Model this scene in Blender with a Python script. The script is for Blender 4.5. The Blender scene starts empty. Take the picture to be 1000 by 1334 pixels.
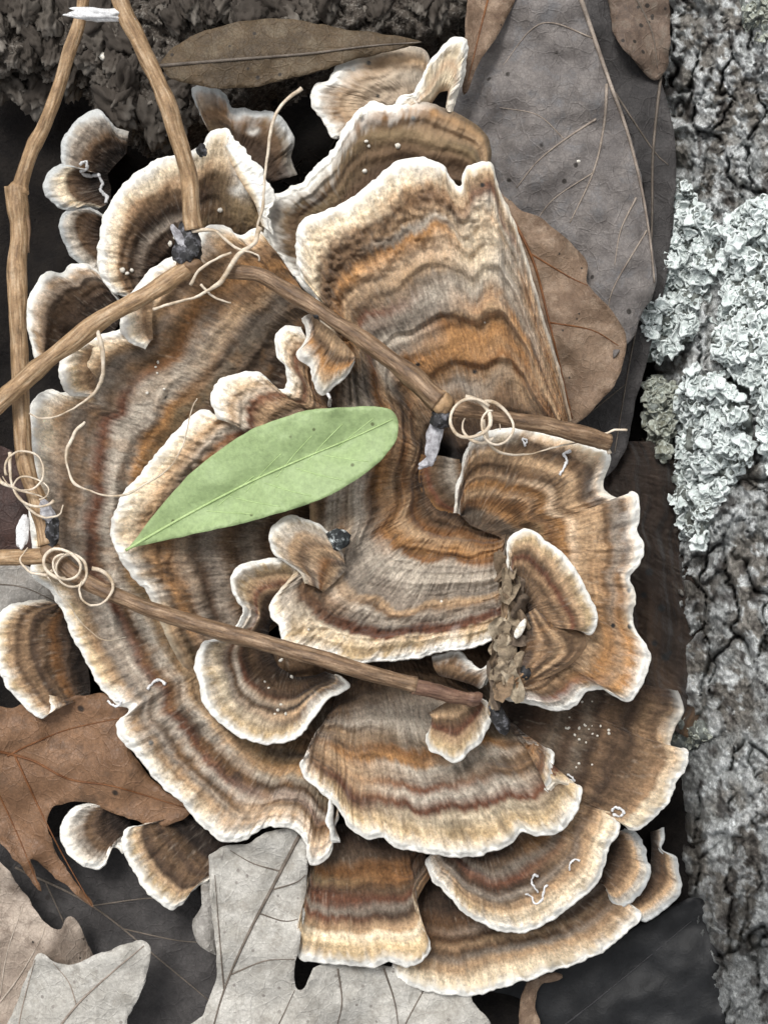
import bpy, math, random
import numpy as np
from mathutils import Vector, noise as mnoise
from mathutils.geometry import delaunay_2d_cdt
random.seed(7)
RNG = np.random.default_rng(7)
S = 0.00015          # one picture unit in metres (0.15 mm)
H = 2200.0           # camera height in picture units
CX, CY = 500.0, 667.0
ZK = 1.35            # relief factor
sc = bpy.context.scene
COL = sc.collection
# ------------------------------------------------------------------ camera, sky, sun, exposure
cam = bpy.data.cameras.new('camera'); co = bpy.data.objects.new('camera', cam); COL.objects.link(co)
co.location = (0, 0, H*S); co.rotation_euler = (0, 0, 0)
cam.sensor_fit = 'VERTICAL'; cam.sensor_height = 24
cam.lens = 24*H/1334.0
cam.clip_start = 0.01; cam.clip_end = 100
sc.camera = co
w = bpy.data.worlds.new("World"); sc.world = w; w.use_nodes = True
SUN_EL, SUN_AZ = math.radians(60), math.radians(-25)
nt = w.node_tree; nt.nodes.clear()
sky = nt.nodes.new('ShaderNodeTexSky'); sky.sky_type = 'NISHITA'; sky.sun_disc = False
sky.sun_elevation = SUN_EL; sky.sun_rotation = SUN_AZ; sky.air_density = 1.0; sky.dust_density = 4.0
hs = nt.nodes.new('ShaderNodeHueSaturation'); hs.inputs['Saturation'].default_value = 0.12
bg = nt.nodes.new('ShaderNodeBackground'); bg.inputs[1].default_value = 0.12
wo = nt.nodes.new('ShaderNodeOutputWorld')
nt.links.new(sky.outputs[0], hs.inputs['Color']); nt.links.new(hs.outputs[0], bg.inputs[0]); nt.links.new(bg.outputs[0], wo.inputs[0])
sl = bpy.data.lights.new('sun', 'SUN'); sl.energy = 1.5; sl.angle = math.radians(15); sl.color = (1, 0.97, 0.93)
so = bpy.data.objects.new('sun', sl); COL.objects.link(so)
dirv = Vector((math.sin(SUN_AZ)*math.cos(SUN_EL), math.cos(SUN_AZ)*math.cos(SUN_EL), math.sin(SUN_EL)))
so.rotation_euler = dirv.to_track_quat('Z', 'Y').to_euler(); so.location = dirv
sc.view_settings.view_transform = 'Standard'; sc.view_settings.look = 'None'
sc.view_settings.exposure = 0.42; sc.view_settings.gamma = 1; sc.view_settings.use_curve_mapping = False
sc.render.engine = 'CYCLES'
sc.cycles.max_bounces = 5; sc.cycles.diffuse_bounces = 3; sc.cycles.use_denoising = True

# ------------------------------------------------------------------ helpers
def at(x, y, z):
    """picture units and height -> metres"""
    z = np.asarray(z)*ZK; k = (H - z)/H
    return np.stack([(x-CX)*k*S, (CY-y)*k*S, z*S], -1)
_T = np.random.default_rng(3).random((8, 256, 256))
def vn(x, y, seed=0):
    x = np.asarray(x, float)+seed*17.31; y = np.asarray(y, float)+seed*9.7
    x, y = np.broadcast_arrays(x, y)
    t = _T[seed % 8]
    xi = np.floor(x).astype(int); yi = np.floor(y).astype(int)
    fx = x-xi; fy = y-yi
    fx = fx*fx*(3-2*fx); fy = fy*fy*(3-2*fy)
    a = t[xi & 255, yi & 255]; b = t[(xi+1) & 255, yi & 255]
    c = t[xi & 255, (yi+1) & 255]; d = t[(xi+1) & 255, (yi+1) & 255]
    return ((a*(1-fx)+b*fx)*(1-fy)+(c*(1-fx)+d*fx)*fy)*2-1
def fbm(x, y, seed=0, o=4, g=0.5):
    s = 0; a = 1.0; f = 1.0; n = 0
    for i in range(o):
        s = s+a*vn(np.asarray(x)*f, np.asarray(y)*f, seed+i*3); n += a; a *= g; f *= 2.03
    return s/n*1.6
def sstep(a, b, x):
    t = np.clip((x-a)/(b-a), 0, 1); return t*t*(3-2*t)
def rgb(r, g, b):
    return np.array([((v/255)/12.92 if v < 10 else (((v/255)+0.055)/1.055)**2.4) for v in (r, g, b)])
def catmull(P, per=24):
    P = np.array(P, float); n = len(P)
    Q = np.vstack([2*P[0]-P[1], P, 2*P[-1]-P[-2]])
    out = []; ks = []
    for i in range(n-1):
        p0, p1, p2, p3 = Q[i:i+4]
        t = np.linspace(0, 1, per, endpoint=(i == n-2))[:, None]
        out.append(0.5*((2*p1)+(-p0+p2)*t+(2*p0-5*p1+4*p2-p3)*t**2+(-p0+3*p1-3*p2+p3)*t**3))
        ks.append(i+t[:, 0])
    return np.vstack(out), np.concatenate(ks)
def link(o, parent=None):
    COL.objects.link(o)
    if parent is not None: o.parent = parent
    return o
def tag(o, label=None, cat=None, group=None, kind=None):
    if label: o['label'] = label
    if cat: o['category'] = cat
    if group: o['group'] = group
    if kind: o['kind'] = kind
    return o
def empty(name, p, label, cat, group=None):
    o = bpy.data.objects.new(name, None); o.empty_display_size = 0.005
    o.location = tuple(float(v) for v in p); link(o); return tag(o, label, cat, group)
def mk(name, V, F, mat, parent=None, col=None, uv=None, nrm=None, origin=None, smooth=True):
    V = np.asarray(V, np.float32).reshape(-1, 3)
    if origin is None: origin = np.array(parent.location) if parent is not None else np.zeros(3)
    V = V-np.asarray(origin, np.float32)
    me = bpy.data.meshes.new(name)
    F = np.asarray(F, np.int32); k = F.shape[1]
    me.vertices.add(len(V)); me.vertices.foreach_set('co', V.ravel())
    me.loops.add(F.size); me.loops.foreach_set('vertex_index', F.ravel())
    me.polygons.add(len(F)); me.polygons.foreach_set('loop_start', np.arange(0, F.size, k, dtype=np.int32))
    if smooth: me.polygons.foreach_set('use_smooth', np.ones(len(F), bool))
    me.update(calc_edges=True)
    if col is not None:
        a = me.color_attributes.new('tint', 'FLOAT_COLOR', 'POINT')
        c4 = np.ones((len(V), 4), np.float32); c4[:, :3] = np.clip(col, 0, 1); a.data.foreach_set('color', c4.ravel())
    if uv is not None:
        u = me.uv_layers.new(name='growth'); u.data.foreach_set('uv', np.asarray(uv, np.float32)[F.ravel()].ravel())
    if nrm is not None: me.normals_split_custom_set_from_vertices(nrm.tolist())
    me.materials.append(mat)
    o = bpy.data.objects.new(name, me)
    link(o, parent)
    if parent is None: o.location = tuple(float(v) for v in origin)
    return o
def sub(V, F, *attrs):
    """keep only the vertices used by F"""
    ids, inv = np.unique(F, return_inverse=True)
    return [V[ids], inv.reshape(F.shape)]+[None if a is None else a[ids] for a in attrs]
def gridq(nu, nv):
    i = np.arange(nu-1)[:, None]*nv+np.arange(nv-1)[None]
    i = i.ravel(); return np.stack([i, i+1, i+nv+1, i+nv], -1)
def gnormals(V, nu, nv):
    G = V.reshape(nu, nv, 3); du = np.gradient(G, axis=0); dv = np.gradient(G, axis=1)
    n = np.cross(dv, du); l = np.linalg.norm(n, axis=-1, keepdims=True); n = n/np.maximum(l, 1e-15)
    return n.reshape(-1, 3)

# ------------------------------------------------------------------ materials
def newmat(name):
    m = bpy.data.materials.new(name); m.use_nodes = True
    n = m.node_tree.nodes; b = n['Principled BSDF']; return m, m.node_tree, b
def N(nt, t, **kw):
    n = nt.nodes.new(t)
    for k, v in kw.items(): setattr(n, k, v)
    return n
def pxcoord(nt):
    tc = N(nt, 'ShaderNodeTexCoord'); s = N(nt, 'ShaderNodeVectorMath', operation='SCALE'); s.inputs['Scale'].default_value = 1/S
    nt.links.new(tc.outputs['Object'], s.inputs[0]); return s.outputs[0]
def scalev(nt, src, x, y, z):
    m = N(nt, 'ShaderNodeVectorMath', operation='MULTIPLY'); m.inputs[1].default_value = (x, y, z); nt.links.new(src, m.inputs[0]); return m.outputs[0]
def nz(nt, vec, scale, detail=3, rough=0.55):
    n = N(nt, 'ShaderNodeTexNoise'); n.inputs['Scale'].default_value = scale; n.inputs['Detail'].default_value = detail
    n.inputs['Roughness'].default_value = rough; nt.links.new(vec, n.inputs['Vector']); return n.outputs['Fac']
def ramp(nt, src, stops):
    r = N(nt, 'ShaderNodeValToRGB'); el = r.color_ramp.elements
    while len(el) < len(stops): el.new(0.5)
    for e, (p, c) in zip(el, stops): e.position = p; e.color = (*(c if hasattr(c, '__len__') else (c, c, c)), 1)
    nt.links.new(src, r.inputs[0]); return r.outputs[0]
def mix(nt, a, b, fac=1.0, mode='MIX'):
    m = N(nt, 'ShaderNodeMix', data_type='RGBA', blend_type=mode)
    for sock, v in ((m.inputs[0], fac), (m.inputs[6], a), (m.inputs[7], b)):
        if hasattr(v, 'links') or isinstance(v, bpy.types.NodeSocket): nt.links.new(v, sock)
        elif hasattr(v, '__len__'): sock.default_value = (*v, 1)
        else: sock.default_value = v
    return m.outputs[2]
def bump(nt, b, h, dist, strength=1.0, prev=None):
    n = N(nt, 'ShaderNodeBump'); n.inputs['Distance'].default_value = dist*S; n.inputs['Strength'].default_value = strength
    nt.links.new(h, n.inputs['Height'])
    if prev is not None: nt.links.new(prev, n.inputs['Normal'])
    nt.links.new(n.outputs[0], b.inputs['Normal']); return n.outputs[0]

def cap_material(name, contrast=1.0):
    m, t, b = newmat(name)
    at_ = N(t, 'ShaderNodeAttribute', attribute_name='tint')
    uv = N(t, 'ShaderNodeUVMap', uv_map='growth')
    wn = N(t, 'ShaderNodeTexNoise'); wn.inputs['Scale'].default_value = 0.05; wn.inputs['Detail'].default_value = 3; t.links.new(pxcoord(t), wn.inputs['Vector'])
    wa = N(t, 'ShaderNodeVectorMath', operation='MULTIPLY_ADD'); wa.inputs[1].default_value = (14, 14, 0); t.links.new(wn.outputs['Color'], wa.inputs[0]); t.links.new(uv.outputs[0], wa.inputs[2])
    f1 = nz(t, scalev(t, wa.outputs[0], 0.32, 0.15, 1), 1.0, 4, 0.7)
    f2 = nz(t, scalev(t, uv.outputs[0], 0.12, 0.03, 1), 1.0, 2, 0.5)
    p = pxcoord(t); g1 = nz(t, p, 0.26, 4, 0.7)
    c = mix(t, at_.outputs['Color'], ramp(t, f1, [(0.33, 0.52), (0.5, 0.95), (0.67, 1.6)]), 0.42*contrast, 'MULTIPLY')
    c = mix(t, c, ramp(t, f2, [(0.35, (.80, .76, .74)), (0.65, (1.16, 1.15, 1.14))]), 0.7*contrast, 'MULTIPLY')
    c = mix(t, c, ramp(t, g1, [(0.35, 0.64), (0.65, 1.34)]), 0.75*min(1.0, contrast+.1), 'MULTIPLY')
    t.links.new(c, b.inputs['Base Color'])
    b.inputs['Roughness'].default_value = 0.72; b.inputs['Specular IOR Level'].default_value = 0.25
    b.inputs['Sheen Weight'].default_value = 0.12; b.inputs['Sheen Roughness'].default_value = 0.4
    n1 = bump(t, b, f1, 2.6, 0.7); bump(t, b, g1, 2.2, 0.7, n1)
    return m
M_CAP = cap_material('velvety_zoned_cap'); M_RIM = cap_material('pale_cap_margin', 0.22); M_SMOOTH = cap_material('smooth_olive_cap', 0.25)
def simple(name, c0, c1, sc1=0.05, aniso=(1, 1, 1), rough=0.8, bs=0.3, bd=2.0, c2=None, sc2=0.4, spots=None, spec=0.3, bumpsc=None):
    m, t, b = newmat(name); p = scalev(t, pxcoord(t), *aniso)
    a = nz(t, p, sc1, 4, 0.6)
    c = ramp(t, a, [(0.33, c0), (0.67, c1)])
    d = nz(t, p, sc2, 4, 0.65)
    if c2 is not None: c = mix(t, c, c2, ramp(t, d, [(0.5, 0), (0.68, 0.8)]))
    c = mix(t, c, ramp(t, d, [(0.3, 0.75), (0.7, 1.25)]), 0.7, 'MULTIPLY')
    if spots:
        v = N(t, 'ShaderNodeTexVoronoi'); v.inputs['Scale'].default_value = spots[0]; t.links.new(p, v.inputs['Vector'])
        v.inputs['Randomness'].default_value = 1
        r = ramp(t, v.outputs['Distance'], [(spots[1], 1), (spots[1]+0.03, 0)])
        c = mix(t, c, spots[2], r)
    t.links.new(c, b.inputs['Base Color']); b.inputs['Roughness'].default_value = rough; b.inputs['Specular IOR Level'].default_value = spec
    bump(t, b, nz(t, p, bumpsc or sc2, 4, 0.65), bd, bs)
    return m
def leaf_material(name, c0, c1, netk=1.0, c2=None, spots=(0.045, 0.1), rough=0.6, spotcol=(0.02, 0.016, 0.013), net=0.055, mott=0.02):
    m, t, b = newmat(name); p = pxcoord(t)
    a = nz(t, p, mott, 5, 0.6); c = ramp(t, a, [(0.35, c0), (0.65, c1)])
    d = nz(t, p, 0.16, 4, 0.7)
    if c2 is not None: c = mix(t, c, c2, ramp(t, nz(t, p, 0.035, 5, 0.7), [(0.5, 0), (0.66, 0.85)]))
    c = mix(t, c, ramp(t, d, [(0.3, 0.78), (0.7, 1.22)]), 0.8, 'MULTIPLY')
    v = N(t, 'ShaderNodeTexVoronoi', feature='DISTANCE_TO_EDGE'); v.inputs['Scale'].default_value = net; t.links.new(p, v.inputs['Vector'])
    e = ramp(t, v.outputs['Distance'], [(0.0, 1), (0.07, 0)])
    v2 = N(t, 'ShaderNodeTexVoronoi', feature='DISTANCE_TO_EDGE'); v2.inputs['Scale'].default_value = net*4; t.links.new(p, v2.inputs['Vector'])
    e2 = ramp(t, v2.outputs['Distance'], [(0.0, 1), (0.12, 0)])
    c = mix(t, c, tuple(np.array(c1)*1.12), mix(t, (0, 0, 0), e, 0.16*netk)); c = mix(t, c, tuple(np.array(c0)*0.75), mix(t, (0, 0, 0), e2, 0.3*netk))
    if spots:
        sv = N(t, 'ShaderNodeTexVoronoi'); sv.inputs['Scale'].default_value = spots[0]; t.links.new(p, sv.inputs['Vector'])
        c = mix(t, c, spotcol, ramp(t, sv.outputs['Distance'], [(spots[1], 0.9), (spots[1]+0.035, 0)]))
    t.links.new(c, b.inputs['Base Color']); b.inputs['Roughness'].default_value = rough; b.inputs['Specular IOR Level'].default_value = 0.35
    n1 = bump(t, b, e2, 0.8, 0.4*netk); n2 = bump(t, b, e, 1.5, 0.4*netk, n1); bump(t, b, d, 2, 0.35, n2)
    return m

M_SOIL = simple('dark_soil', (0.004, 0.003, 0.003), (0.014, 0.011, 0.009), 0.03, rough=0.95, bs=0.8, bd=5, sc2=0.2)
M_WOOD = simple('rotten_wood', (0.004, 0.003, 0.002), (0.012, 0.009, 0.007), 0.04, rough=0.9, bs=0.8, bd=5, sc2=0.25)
M_CRUMB = simple('crumbly_dark_bark', (0.02, 0.016, 0.013), (0.12, 0.10, 0.082), 0.06, rough=0.9, bs=0.9, bd=4, c2=(0.26, 0.24, 0.21), sc2=0.22)
M_CRUMB2 = simple('grey_bark_clod', (0.04, 0.034, 0.028), (0.18, 0.155, 0.13), 0.08, rough=0.9, bs=0.9, bd=4, c2=(0.34, 0.31, 0.27), sc2=0.25)
def vine_material(name, c0, c1, c2):
    m, t, b = newmat(name); uv = N(t, 'ShaderNodeUVMap', uv_map='growth').outputs[0]
    a = nz(t, scalev(t, uv, 0.03, 0.22, 1), 1.0, 3, 0.55); p = pxcoord(t); g = nz(t, p, 0.05, 4, 0.6); h = nz(t, p, 0.35, 3, 0.65)
    c = ramp(t, a, [(0.25, c0), (0.5, c1), (0.78, c2)]); c = mix(t, c, ramp(t, g, [(0.3, 0.68), (0.7, 1.25)]), 0.8, 'MULTIPLY')
    c = mix(t, c, ramp(t, h, [(0.28, 0.6), (0.5, 1.0), (0.72, 1.2)]), 0.7, 'MULTIPLY')
    t.links.new(c, b.inputs['Base Color']); b.inputs['Roughness'].default_value = 0.5; b.inputs['Specular IOR Level'].default_value = 0.4
    x = bump(t, b, a, 4, 0.8); bump(t, b, h, 1.5, 0.5, x); return m
M_VINE = vine_material('dry_vine_bark', tuple(rgb(108, 84, 60)), tuple(rgb(164, 134, 100)), tuple(rgb(208, 184, 154)))
M_VINE_D = vine_material('brown_vine_bark', tuple(rgb(72, 54, 40)), tuple(rgb(122, 97, 73)), tuple(rgb(176, 150, 122)))
M_VINE_R = vine_material('reddish_vine_tip', tuple(rgb(76, 54, 46)), tuple(rgb(116, 88, 72)), tuple(rgb(154, 126, 104)))
M_TENDRIL = simple('pale_tendril', tuple(rgb(170, 150, 124)), tuple(rgb(232, 220, 202)), 0.05, rough=0.6, bs=0.4, bd=1, sc2=0.3)
M_SHEATH = simple('black_grey_sheath', (0.008, 0.008, 0.008), (0.035, 0.034, 0.036), 0.08, rough=0.5, bs=0.8, bd=3, c2=(0.2, 0.2, 0.22), sc2=0.12)
M_SHEATHP = simple('papery_sheath', (0.2, 0.19, 0.2), (0.6, 0.6, 0.63), 0.09, rough=0.6, bs=0.6, bd=2, sc2=0.3)
M_SILK = simple('white_silk', (0.6, 0.6, 0.6), (0.85, 0.85, 0.85), 0.1, rough=0.8, bs=0.6, bd=2)
M_CREAM = simple('cream_crumb', (0.6, 0.55, 0.45), (0.88, 0.86, 0.8), 0.2, rough=0.7, bs=0.6, bd=2)
M_LICH = simple('pale_blue_green_lichen', tuple(rgb(182, 191, 188)), tuple(rgb(232, 239, 238)), 0.05, rough=0.85, bs=0.6, bd=2, c2=tuple(rgb(238, 244, 243)), sc2=0.14)
M_LICH2 = simple('grey_green_lichen', tuple(rgb(112, 112, 98)), tuple(rgb(188, 192, 180)), 0.05, rough=0.85, bs=0.6, bd=2, c2=tuple(rgb(205, 214, 208)), sc2=0.18)
M_LICHB = simple('lichen_thallus', tuple(rgb(96, 98, 92)), tuple(rgb(158, 165, 160)), 0.05, rough=0.9, bs=0.8, bd=4, sc2=0.25)
M_LITTER = simple('dark_splinters', (0.008, 0.006, 0.005), (0.05, 0.038, 0.03), 0.03, rough=0.9, bs=0.6, bd=2)
def bark_material():
    m, t, b = newmat('fissured_grey_bark')
    a = N(t, 'ShaderNodeAttribute', attribute_name='tint'); p = pxcoord(t)
    n1 = nz(t, scalev(t, p, 1, 0.7, 1), 0.17, 5, 0.7); n2 = nz(t, p, 0.5, 3, 0.7)
    c = mix(t, a.outputs['Color'], ramp(t, n1, [(0.3, 0.45), (0.5, 0.95), (0.7, 1.7)]), 0.85, 'MULTIPLY')
    c = mix(t, c, ramp(t, n2, [(0.3, 0.6), (0.7, 1.4)]), 0.7, 'MULTIPLY')
    t.links.new(c, b.inputs['Base Color']); b.inputs['Roughness'].default_value = 0.85; b.inputs['Specular IOR Level'].default_value = 0.25
    x = bump(t, b, n1, 8, 0.9); bump(t, b, n2, 2.5, 0.9, x)
    return m
M_BARK = bark_material()
def tint_material(name, rough=0.75, sc1=0.3, bd=3):
    m, t, b = newmat(name)
    a = N(t, 'ShaderNodeAttribute', attribute_name='tint'); p = pxcoord(t); n2 = nz(t, p, sc1, 4, 0.7)
    c = mix(t, a.outputs['Color'], ramp(t, n2, [(0.3, 0.6), (0.7, 1.4)]), 0.8, 'MULTIPLY')
    t.links.new(c, b.inputs['Base Color']); b.inputs['Roughness'].default_value = rough
    bump(t, b, n2, bd, 0.8); return m
M_DEBRIS = tint_material('withered_fibres')

# ------------------------------------------------------------------ ground and rotten wood below the fungi
def mound_z(x, y):
    r = np.sqrt(((x-470)/400)**2+((y-660)/560)**2)
    z = -135+105*np.clip(1-r, 0, 1)**0.6
    return z
def wood():
    xs = np.arange(40, 900, 8.0); ys = np.arange(90, 1250, 8.0)
    X, Y = np.meshgrid(xs, ys, indexing='ij')
    Z = mound_z(X, Y)+10*fbm(X/40, Y/40, 3)-12
    V = at(X, Y, Z).reshape(-1, 3)
    o = mk('rotten_wood', V, gridq(len(xs), len(ys))[:, ::-1], M_WOOD)
    tag(o, 'dark rotten wood that the banded fungi grow on, seen in the gaps', 'wood')
def soil():
    g = np.linspace(-1, 1, 260); d = np.sign(g)*(np.abs(g)*700+np.abs(g)**6*26000)
    X, Y = np.meshgrid(500+d, 667+d, indexing='ij')
    Z = -165+14*fbm(X/45, Y/45, 5, 5)
    V = np.stack([(X-CX)*S, (CY-Y)*S, Z*S], -1).reshape(-1, 3)
    tag(mk('ground', V, gridq(260, 260)[:, ::-1], M_SOIL), kind='structure')
soil(); wood()
def litter():
    rg = np.random.default_rng(9); V = []; F = []; n0 = 0
    for i in range(2600):
        x = rg.uniform(-60, 930); y = rg.uniform(-60, 1400); L = rg.uniform(3, 16)*(.5+rg.random()); W2 = rg.uniform(1, 4); a = rg.uniform(0, np.pi); h = rg.uniform(1, 4)
        p = np.array([[-L, -W2*.6, 0], [L, -W2, 0], [L*.9, W2, 0], [-L, W2*.7, 0], [-L*.8, -W2*.5, h], [L*.8, -W2*.4, h], [L*.7, W2*.5, h*.8], [-L*.8, W2*.5, h*.9]])
        c, q = np.cos(a), np.sin(a); p = np.column_stack([p[:, 0]*c-p[:, 1]*q, p[:, 0]*q+p[:, 1]*c, p[:, 2]+rg.uniform(-.1, .2)*p[:, 0]])
        zb = max(-165+9*float(rg.random()), float(mound_z(np.array(x), np.array(y)))-10 if (60 < x < 880 and 110 < y < 1230) else -200)
        V.append(at(x+p[:, 0], y+p[:, 1], zb+p[:, 2])); F += [[n0+b for b in f] for f in ((4, 7, 6, 5), (0, 1, 5, 4), (1, 2, 6, 5), (2, 3, 7, 6), (3, 0, 4, 7))]; n0 += 8
    o = mk('wood_debris', np.vstack(V), np.array(F), M_LITTER, smooth=False); tag(o, 'fine dark chips and rotten splinters covering the ground in the gaps', 'debris', kind='stuff')
litter()

# ------------------------------------------------------------------ bracket fungus builder
PAL = dict(W=rgb(250, 248, 240), C=rgb(222, 206, 178), Y=rgb(202, 178, 140), T=rgb(178, 150, 118), t=rgb(146, 119, 91),
           B=rgb(103, 82, 62), D=rgb(76, 60, 47), K=rgb(45, 36, 30), R=rgb(106, 70, 52), G=rgb(142, 131, 118), L=rgb(186, 176, 161),
           O=rgb(162, 121, 78), o=rgb(124, 88, 55), P=rgb(210, 184, 154), g=rgb(103, 90, 76), V=rgb(115, 98, 73), S=rgb(200, 202, 200))
def parse(s):
    t = s.split(); return [(float(t[i]), PAL[t[i+1]]) for i in range(0, len(t), 2)]
def band_lookup(st, wv):
    ws = [a for a, _ in st]; cs = np.array([c for _, c in st])
    ws = np.array(ws); i = np.clip(np.searchsorted(ws, wv, side='right')-1, 0, len(ws)-2); f = np.clip((wv-ws[i])/(ws[i+1]-ws[i]), 0, 1)
    f = np.clip((f-.5)*1.35+.5, 0, 1)[..., None]; return cs[i]*(1-f)+cs[i+1]*f
GROUP = 'overlapping banded bracket fungi'
def cap(label, outer, inner, zo, zi, bands, seed, rim=6.5, ruffle=9, wrinkle=3.2, ripple=3.0, bulge=6, roll=4, cren=1.5,
        step=2.1, group=GROUP, rimcol='W', flecks=0.0, mottle=0.0, patches=(), bumps=0.0, foot=True, thick=5, bias=1.0, darkspots=(), steps=(), dips=(), decay=48.0, fibre=1.0, mat=None):
    n = len(outer)
    O3 = np.array([[p[0], p[1], p[2] if len(p) > 2 and p[2] is not None else zo, p[3] if len(p) > 3 else 1.0] for p in outer], float)
    D, ks = catmull(O3); D[:, 3] = np.clip(D[:, 3], 0, 1)
    seg = np.hypot(*np.diff(D[:, :2], axis=0).T); s = np.concatenate([[0], np.cumsum(seg)])
    Lt = s[-1]; nu = max(12, int(Lt/step)); sg = np.linspace(0, Lt, nu)
    E = np.stack([np.interp(sg, s, D[:, i]) for i in range(4)], -1); kg = np.interp(sg, s, ks)
    ik = [p[2] for p in inner]
    I = np.stack([np.interp(kg, ik, [p[i] for p in inner]) for i in (0, 1)]+[np.interp(kg, ik, [p[3] if len(p) > 3 else zi for p in inner])], -1)
    kn = max(3, int(40/step)) | 1; ker = np.hanning(kn+2)[1:-1]; ker /= ker.sum()
    I = np.stack([np.convolve(np.pad(I[:, i], kn//2, mode='edge'), ker, 'valid') for i in range(3)], -1)
    # crenulated margin
    tg = np.gradient(E[:, :2], axis=0); tg /= np.maximum(np.linalg.norm(tg, axis=1, keepdims=True), 1e-9); nr = np.stack([tg[:, 1], -tg[:, 0]], -1)
    dirn = E[:, :2]-I[:, :2]; sg_n = np.sign((nr*dirn).sum(1).mean()); nr = nr*(1 if sg_n == 0 else sg_n)
    cr = 2.2*vn(sg/23, 0*sg+1, seed+5)*min(1, Lt/400)+cren*(fbm(sg/14, 0*sg+seed, seed, 3)+0.6*vn(sg/5, 0*sg+3, seed+1))
    E[:, :2] += nr*(cr*(0.3+0.7*E[:, 3]))[:, None]
    wid = np.linalg.norm(E[:, :2]-I[:, :2], axis=1)
    W_ = max(10.0, np.percentile(wid, 85)); nv = max(10, int(W_/step))
    wv = np.linspace(0, 1, nv)**1.15
    hw_ = max(3, int(34/step)); k2 = np.hanning(2*hw_+3)[1:-1]; k2 /= k2.sum()
    def smo(a):
        L_ = len(a); h = min(hw_, L_-1); kk = np.hanning(2*h+3)[1:-1]; kk /= kk.sum()
        return np.convolve(np.concatenate([2*a[0]-a[h:0:-1], a, 2*a[-1]-a[-2:-h-2:-1]]), kk, 'valid')
    ES = np.stack([smo(E[:, 0]), smo(E[:, 1])], -1)
    dec = np.exp(-wv[None, :]*wid[:, None]/max(24.0, decay*min(1.0, W_/90)))
    P = ES[:, None]*(1-wv[None, :, None])+I[:, None, :2]*wv[None, :, None]+(E[:, None, :2]-ES[:, None])*(dec*(1-wv[None, :]))[..., None]
    s2 = np.broadcast_to(sg[:, None], (nu, nv)); w2 = np.broadcast_to(wv[None], (nu, nv)); d = w2*wid[:, None]
    m2 = E[:, 3][:, None]
    X = P[..., 0]; Y = P[..., 1]
    # concentric wobble of the zones
    fade = np.sin(np.pi*w2)
    X = X+fade*3*fbm(X/45, Y/45, seed+2, 2); Y = Y+fade*3*fbm(X/45+9, Y/45, seed+4, 2)
    Z = E[:, 2][:, None]*(1-w2**bias)+I[:, 2][:, None]*w2**bias
    Z = Z+bulge*4*w2*(1-w2)*(0.7+0.3*vn(s2/90, w2*0, seed))
    Z = Z+ruffle*fbm(s2/55, w2*1.2, seed+1, 2)*(1-w2)**1.5
    Z = Z+wrinkle*(fbm(s2/9, d/70, seed+3, 2))*np.exp(-d/(0.3*W_))*sstep(0, 6, d)
    zon = fbm(w2*W_/17+0.35*vn(s2/40, w2*3, seed+5), s2/260, seed+2, 2)
    Z = Z+ripple*zon*sstep(0.02, 0.15, w2)
    Z = Z+0.8*vn(s2/3.2, d/11, seed+6)+1.6*fbm(X/14, Y/14, seed+3, 3)
    if bumps: Z = Z+m2*bumps*np.abs(fbm(X/13, Y/13, seed+7, 2))*np.exp(-((w2-0.18)/0.11)**2)
    Z = Z-roll*np.exp(-(d/4.5)**2)
    for (w0, dz, u0, u1) in steps:
        uu = s2/Lt; wob = 0.008*fbm(s2/40, 0*s2, seed+2, 3)
        Z = Z-dz*np.exp(-(np.maximum(w2-w0-wob, 0)/.10)**1)*sstep(w0-.012, w0+.012, w2-wob)*sstep(u0-.04, u0+.04, uu)*(1-sstep(u1-.04, u1+.04, uu))
    for (px, py, rx, ry, dz) in dips: Z = Z-dz*np.exp(-(((X-px)/rx)**2+((Y-py)/ry)**2)**1.5)
    # colours
    fib = vn(s2/2.6, d/26, seed+7); fib2 = fbm(s2/8, d/50, seed+4, 2)
    ww = np.clip(w2+0.006*fib+0.010*fib2+0.022*fbm(s2/50, w2*3, seed+6, 2)*sstep(0, .1, w2), 0, 1)
    sts = [(u, parse(b)) for u, b in bands]
    C = None; un = s2/Lt
    if len(sts) == 1: C = band_lookup(sts[0][1], ww)
    else:
        us = [u for u, _ in sts]; un2 = np.clip(un+0.03*fbm(X/60, Y/60, seed+5, 2), 0, 1)
        stack = [band_lookup(b, ww) for _, b in sts]; C = np.zeros_like(stack[0])
        for i, u in enumerate(us):
            e = np.zeros(len(us)); e[i] = 1; C += np.interp(un2, us, e)[..., None]*stack[i]
    # fine zone lines and fibre streaks
    ln = vn(w2*W_/5.0+0.5*fib2, s2/300, seed+1)+0.8*vn(w2*W_/11+0.4*fib2, s2/200, seed+5)
    C = C*(1+0.15*ln+0.22*zon+(0.11*fib+0.15*fib2)*fibre+.10*fbm(X/11, Y/11, seed+6, 3))[..., None]
    if mottle:
        mo = fbm(X/22, Y/22, seed+3, 3); k = sstep(0.15, 0.7, mo)[..., None]*mottle
        C = C*(1-k)+PAL['O']*k
    pale = sstep(0.45, 0.8, vn(s2/2.6, d/9, seed+9))*sstep(0.03, 0.12, w2)*0.16*fibre*np.clip(.5+fbm(X/30, Y/30, seed+1, 2), 0, 1)*1.3
    C = C*(1-pale[..., None])+PAL['L']*pale[..., None]
    for (px, py, rx, ry, pc, am) in patches:
        k = np.exp(-(((X-px)/rx)**2+((Y-py)/ry)**2)**1.5)*am*(0.75+0.35*fbm(X/9, Y/9, seed+2, 2)); k = np.clip(k, 0, 1)[..., None]
        C = C*(1-k)+PAL[pc]*k
    for (px, py, r) in darkspots:
        k = sstep(r*1.3, r*0.7, np.hypot(X-px, Y-py))[..., None]; C = C*(1-k)+0.02*k
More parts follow.
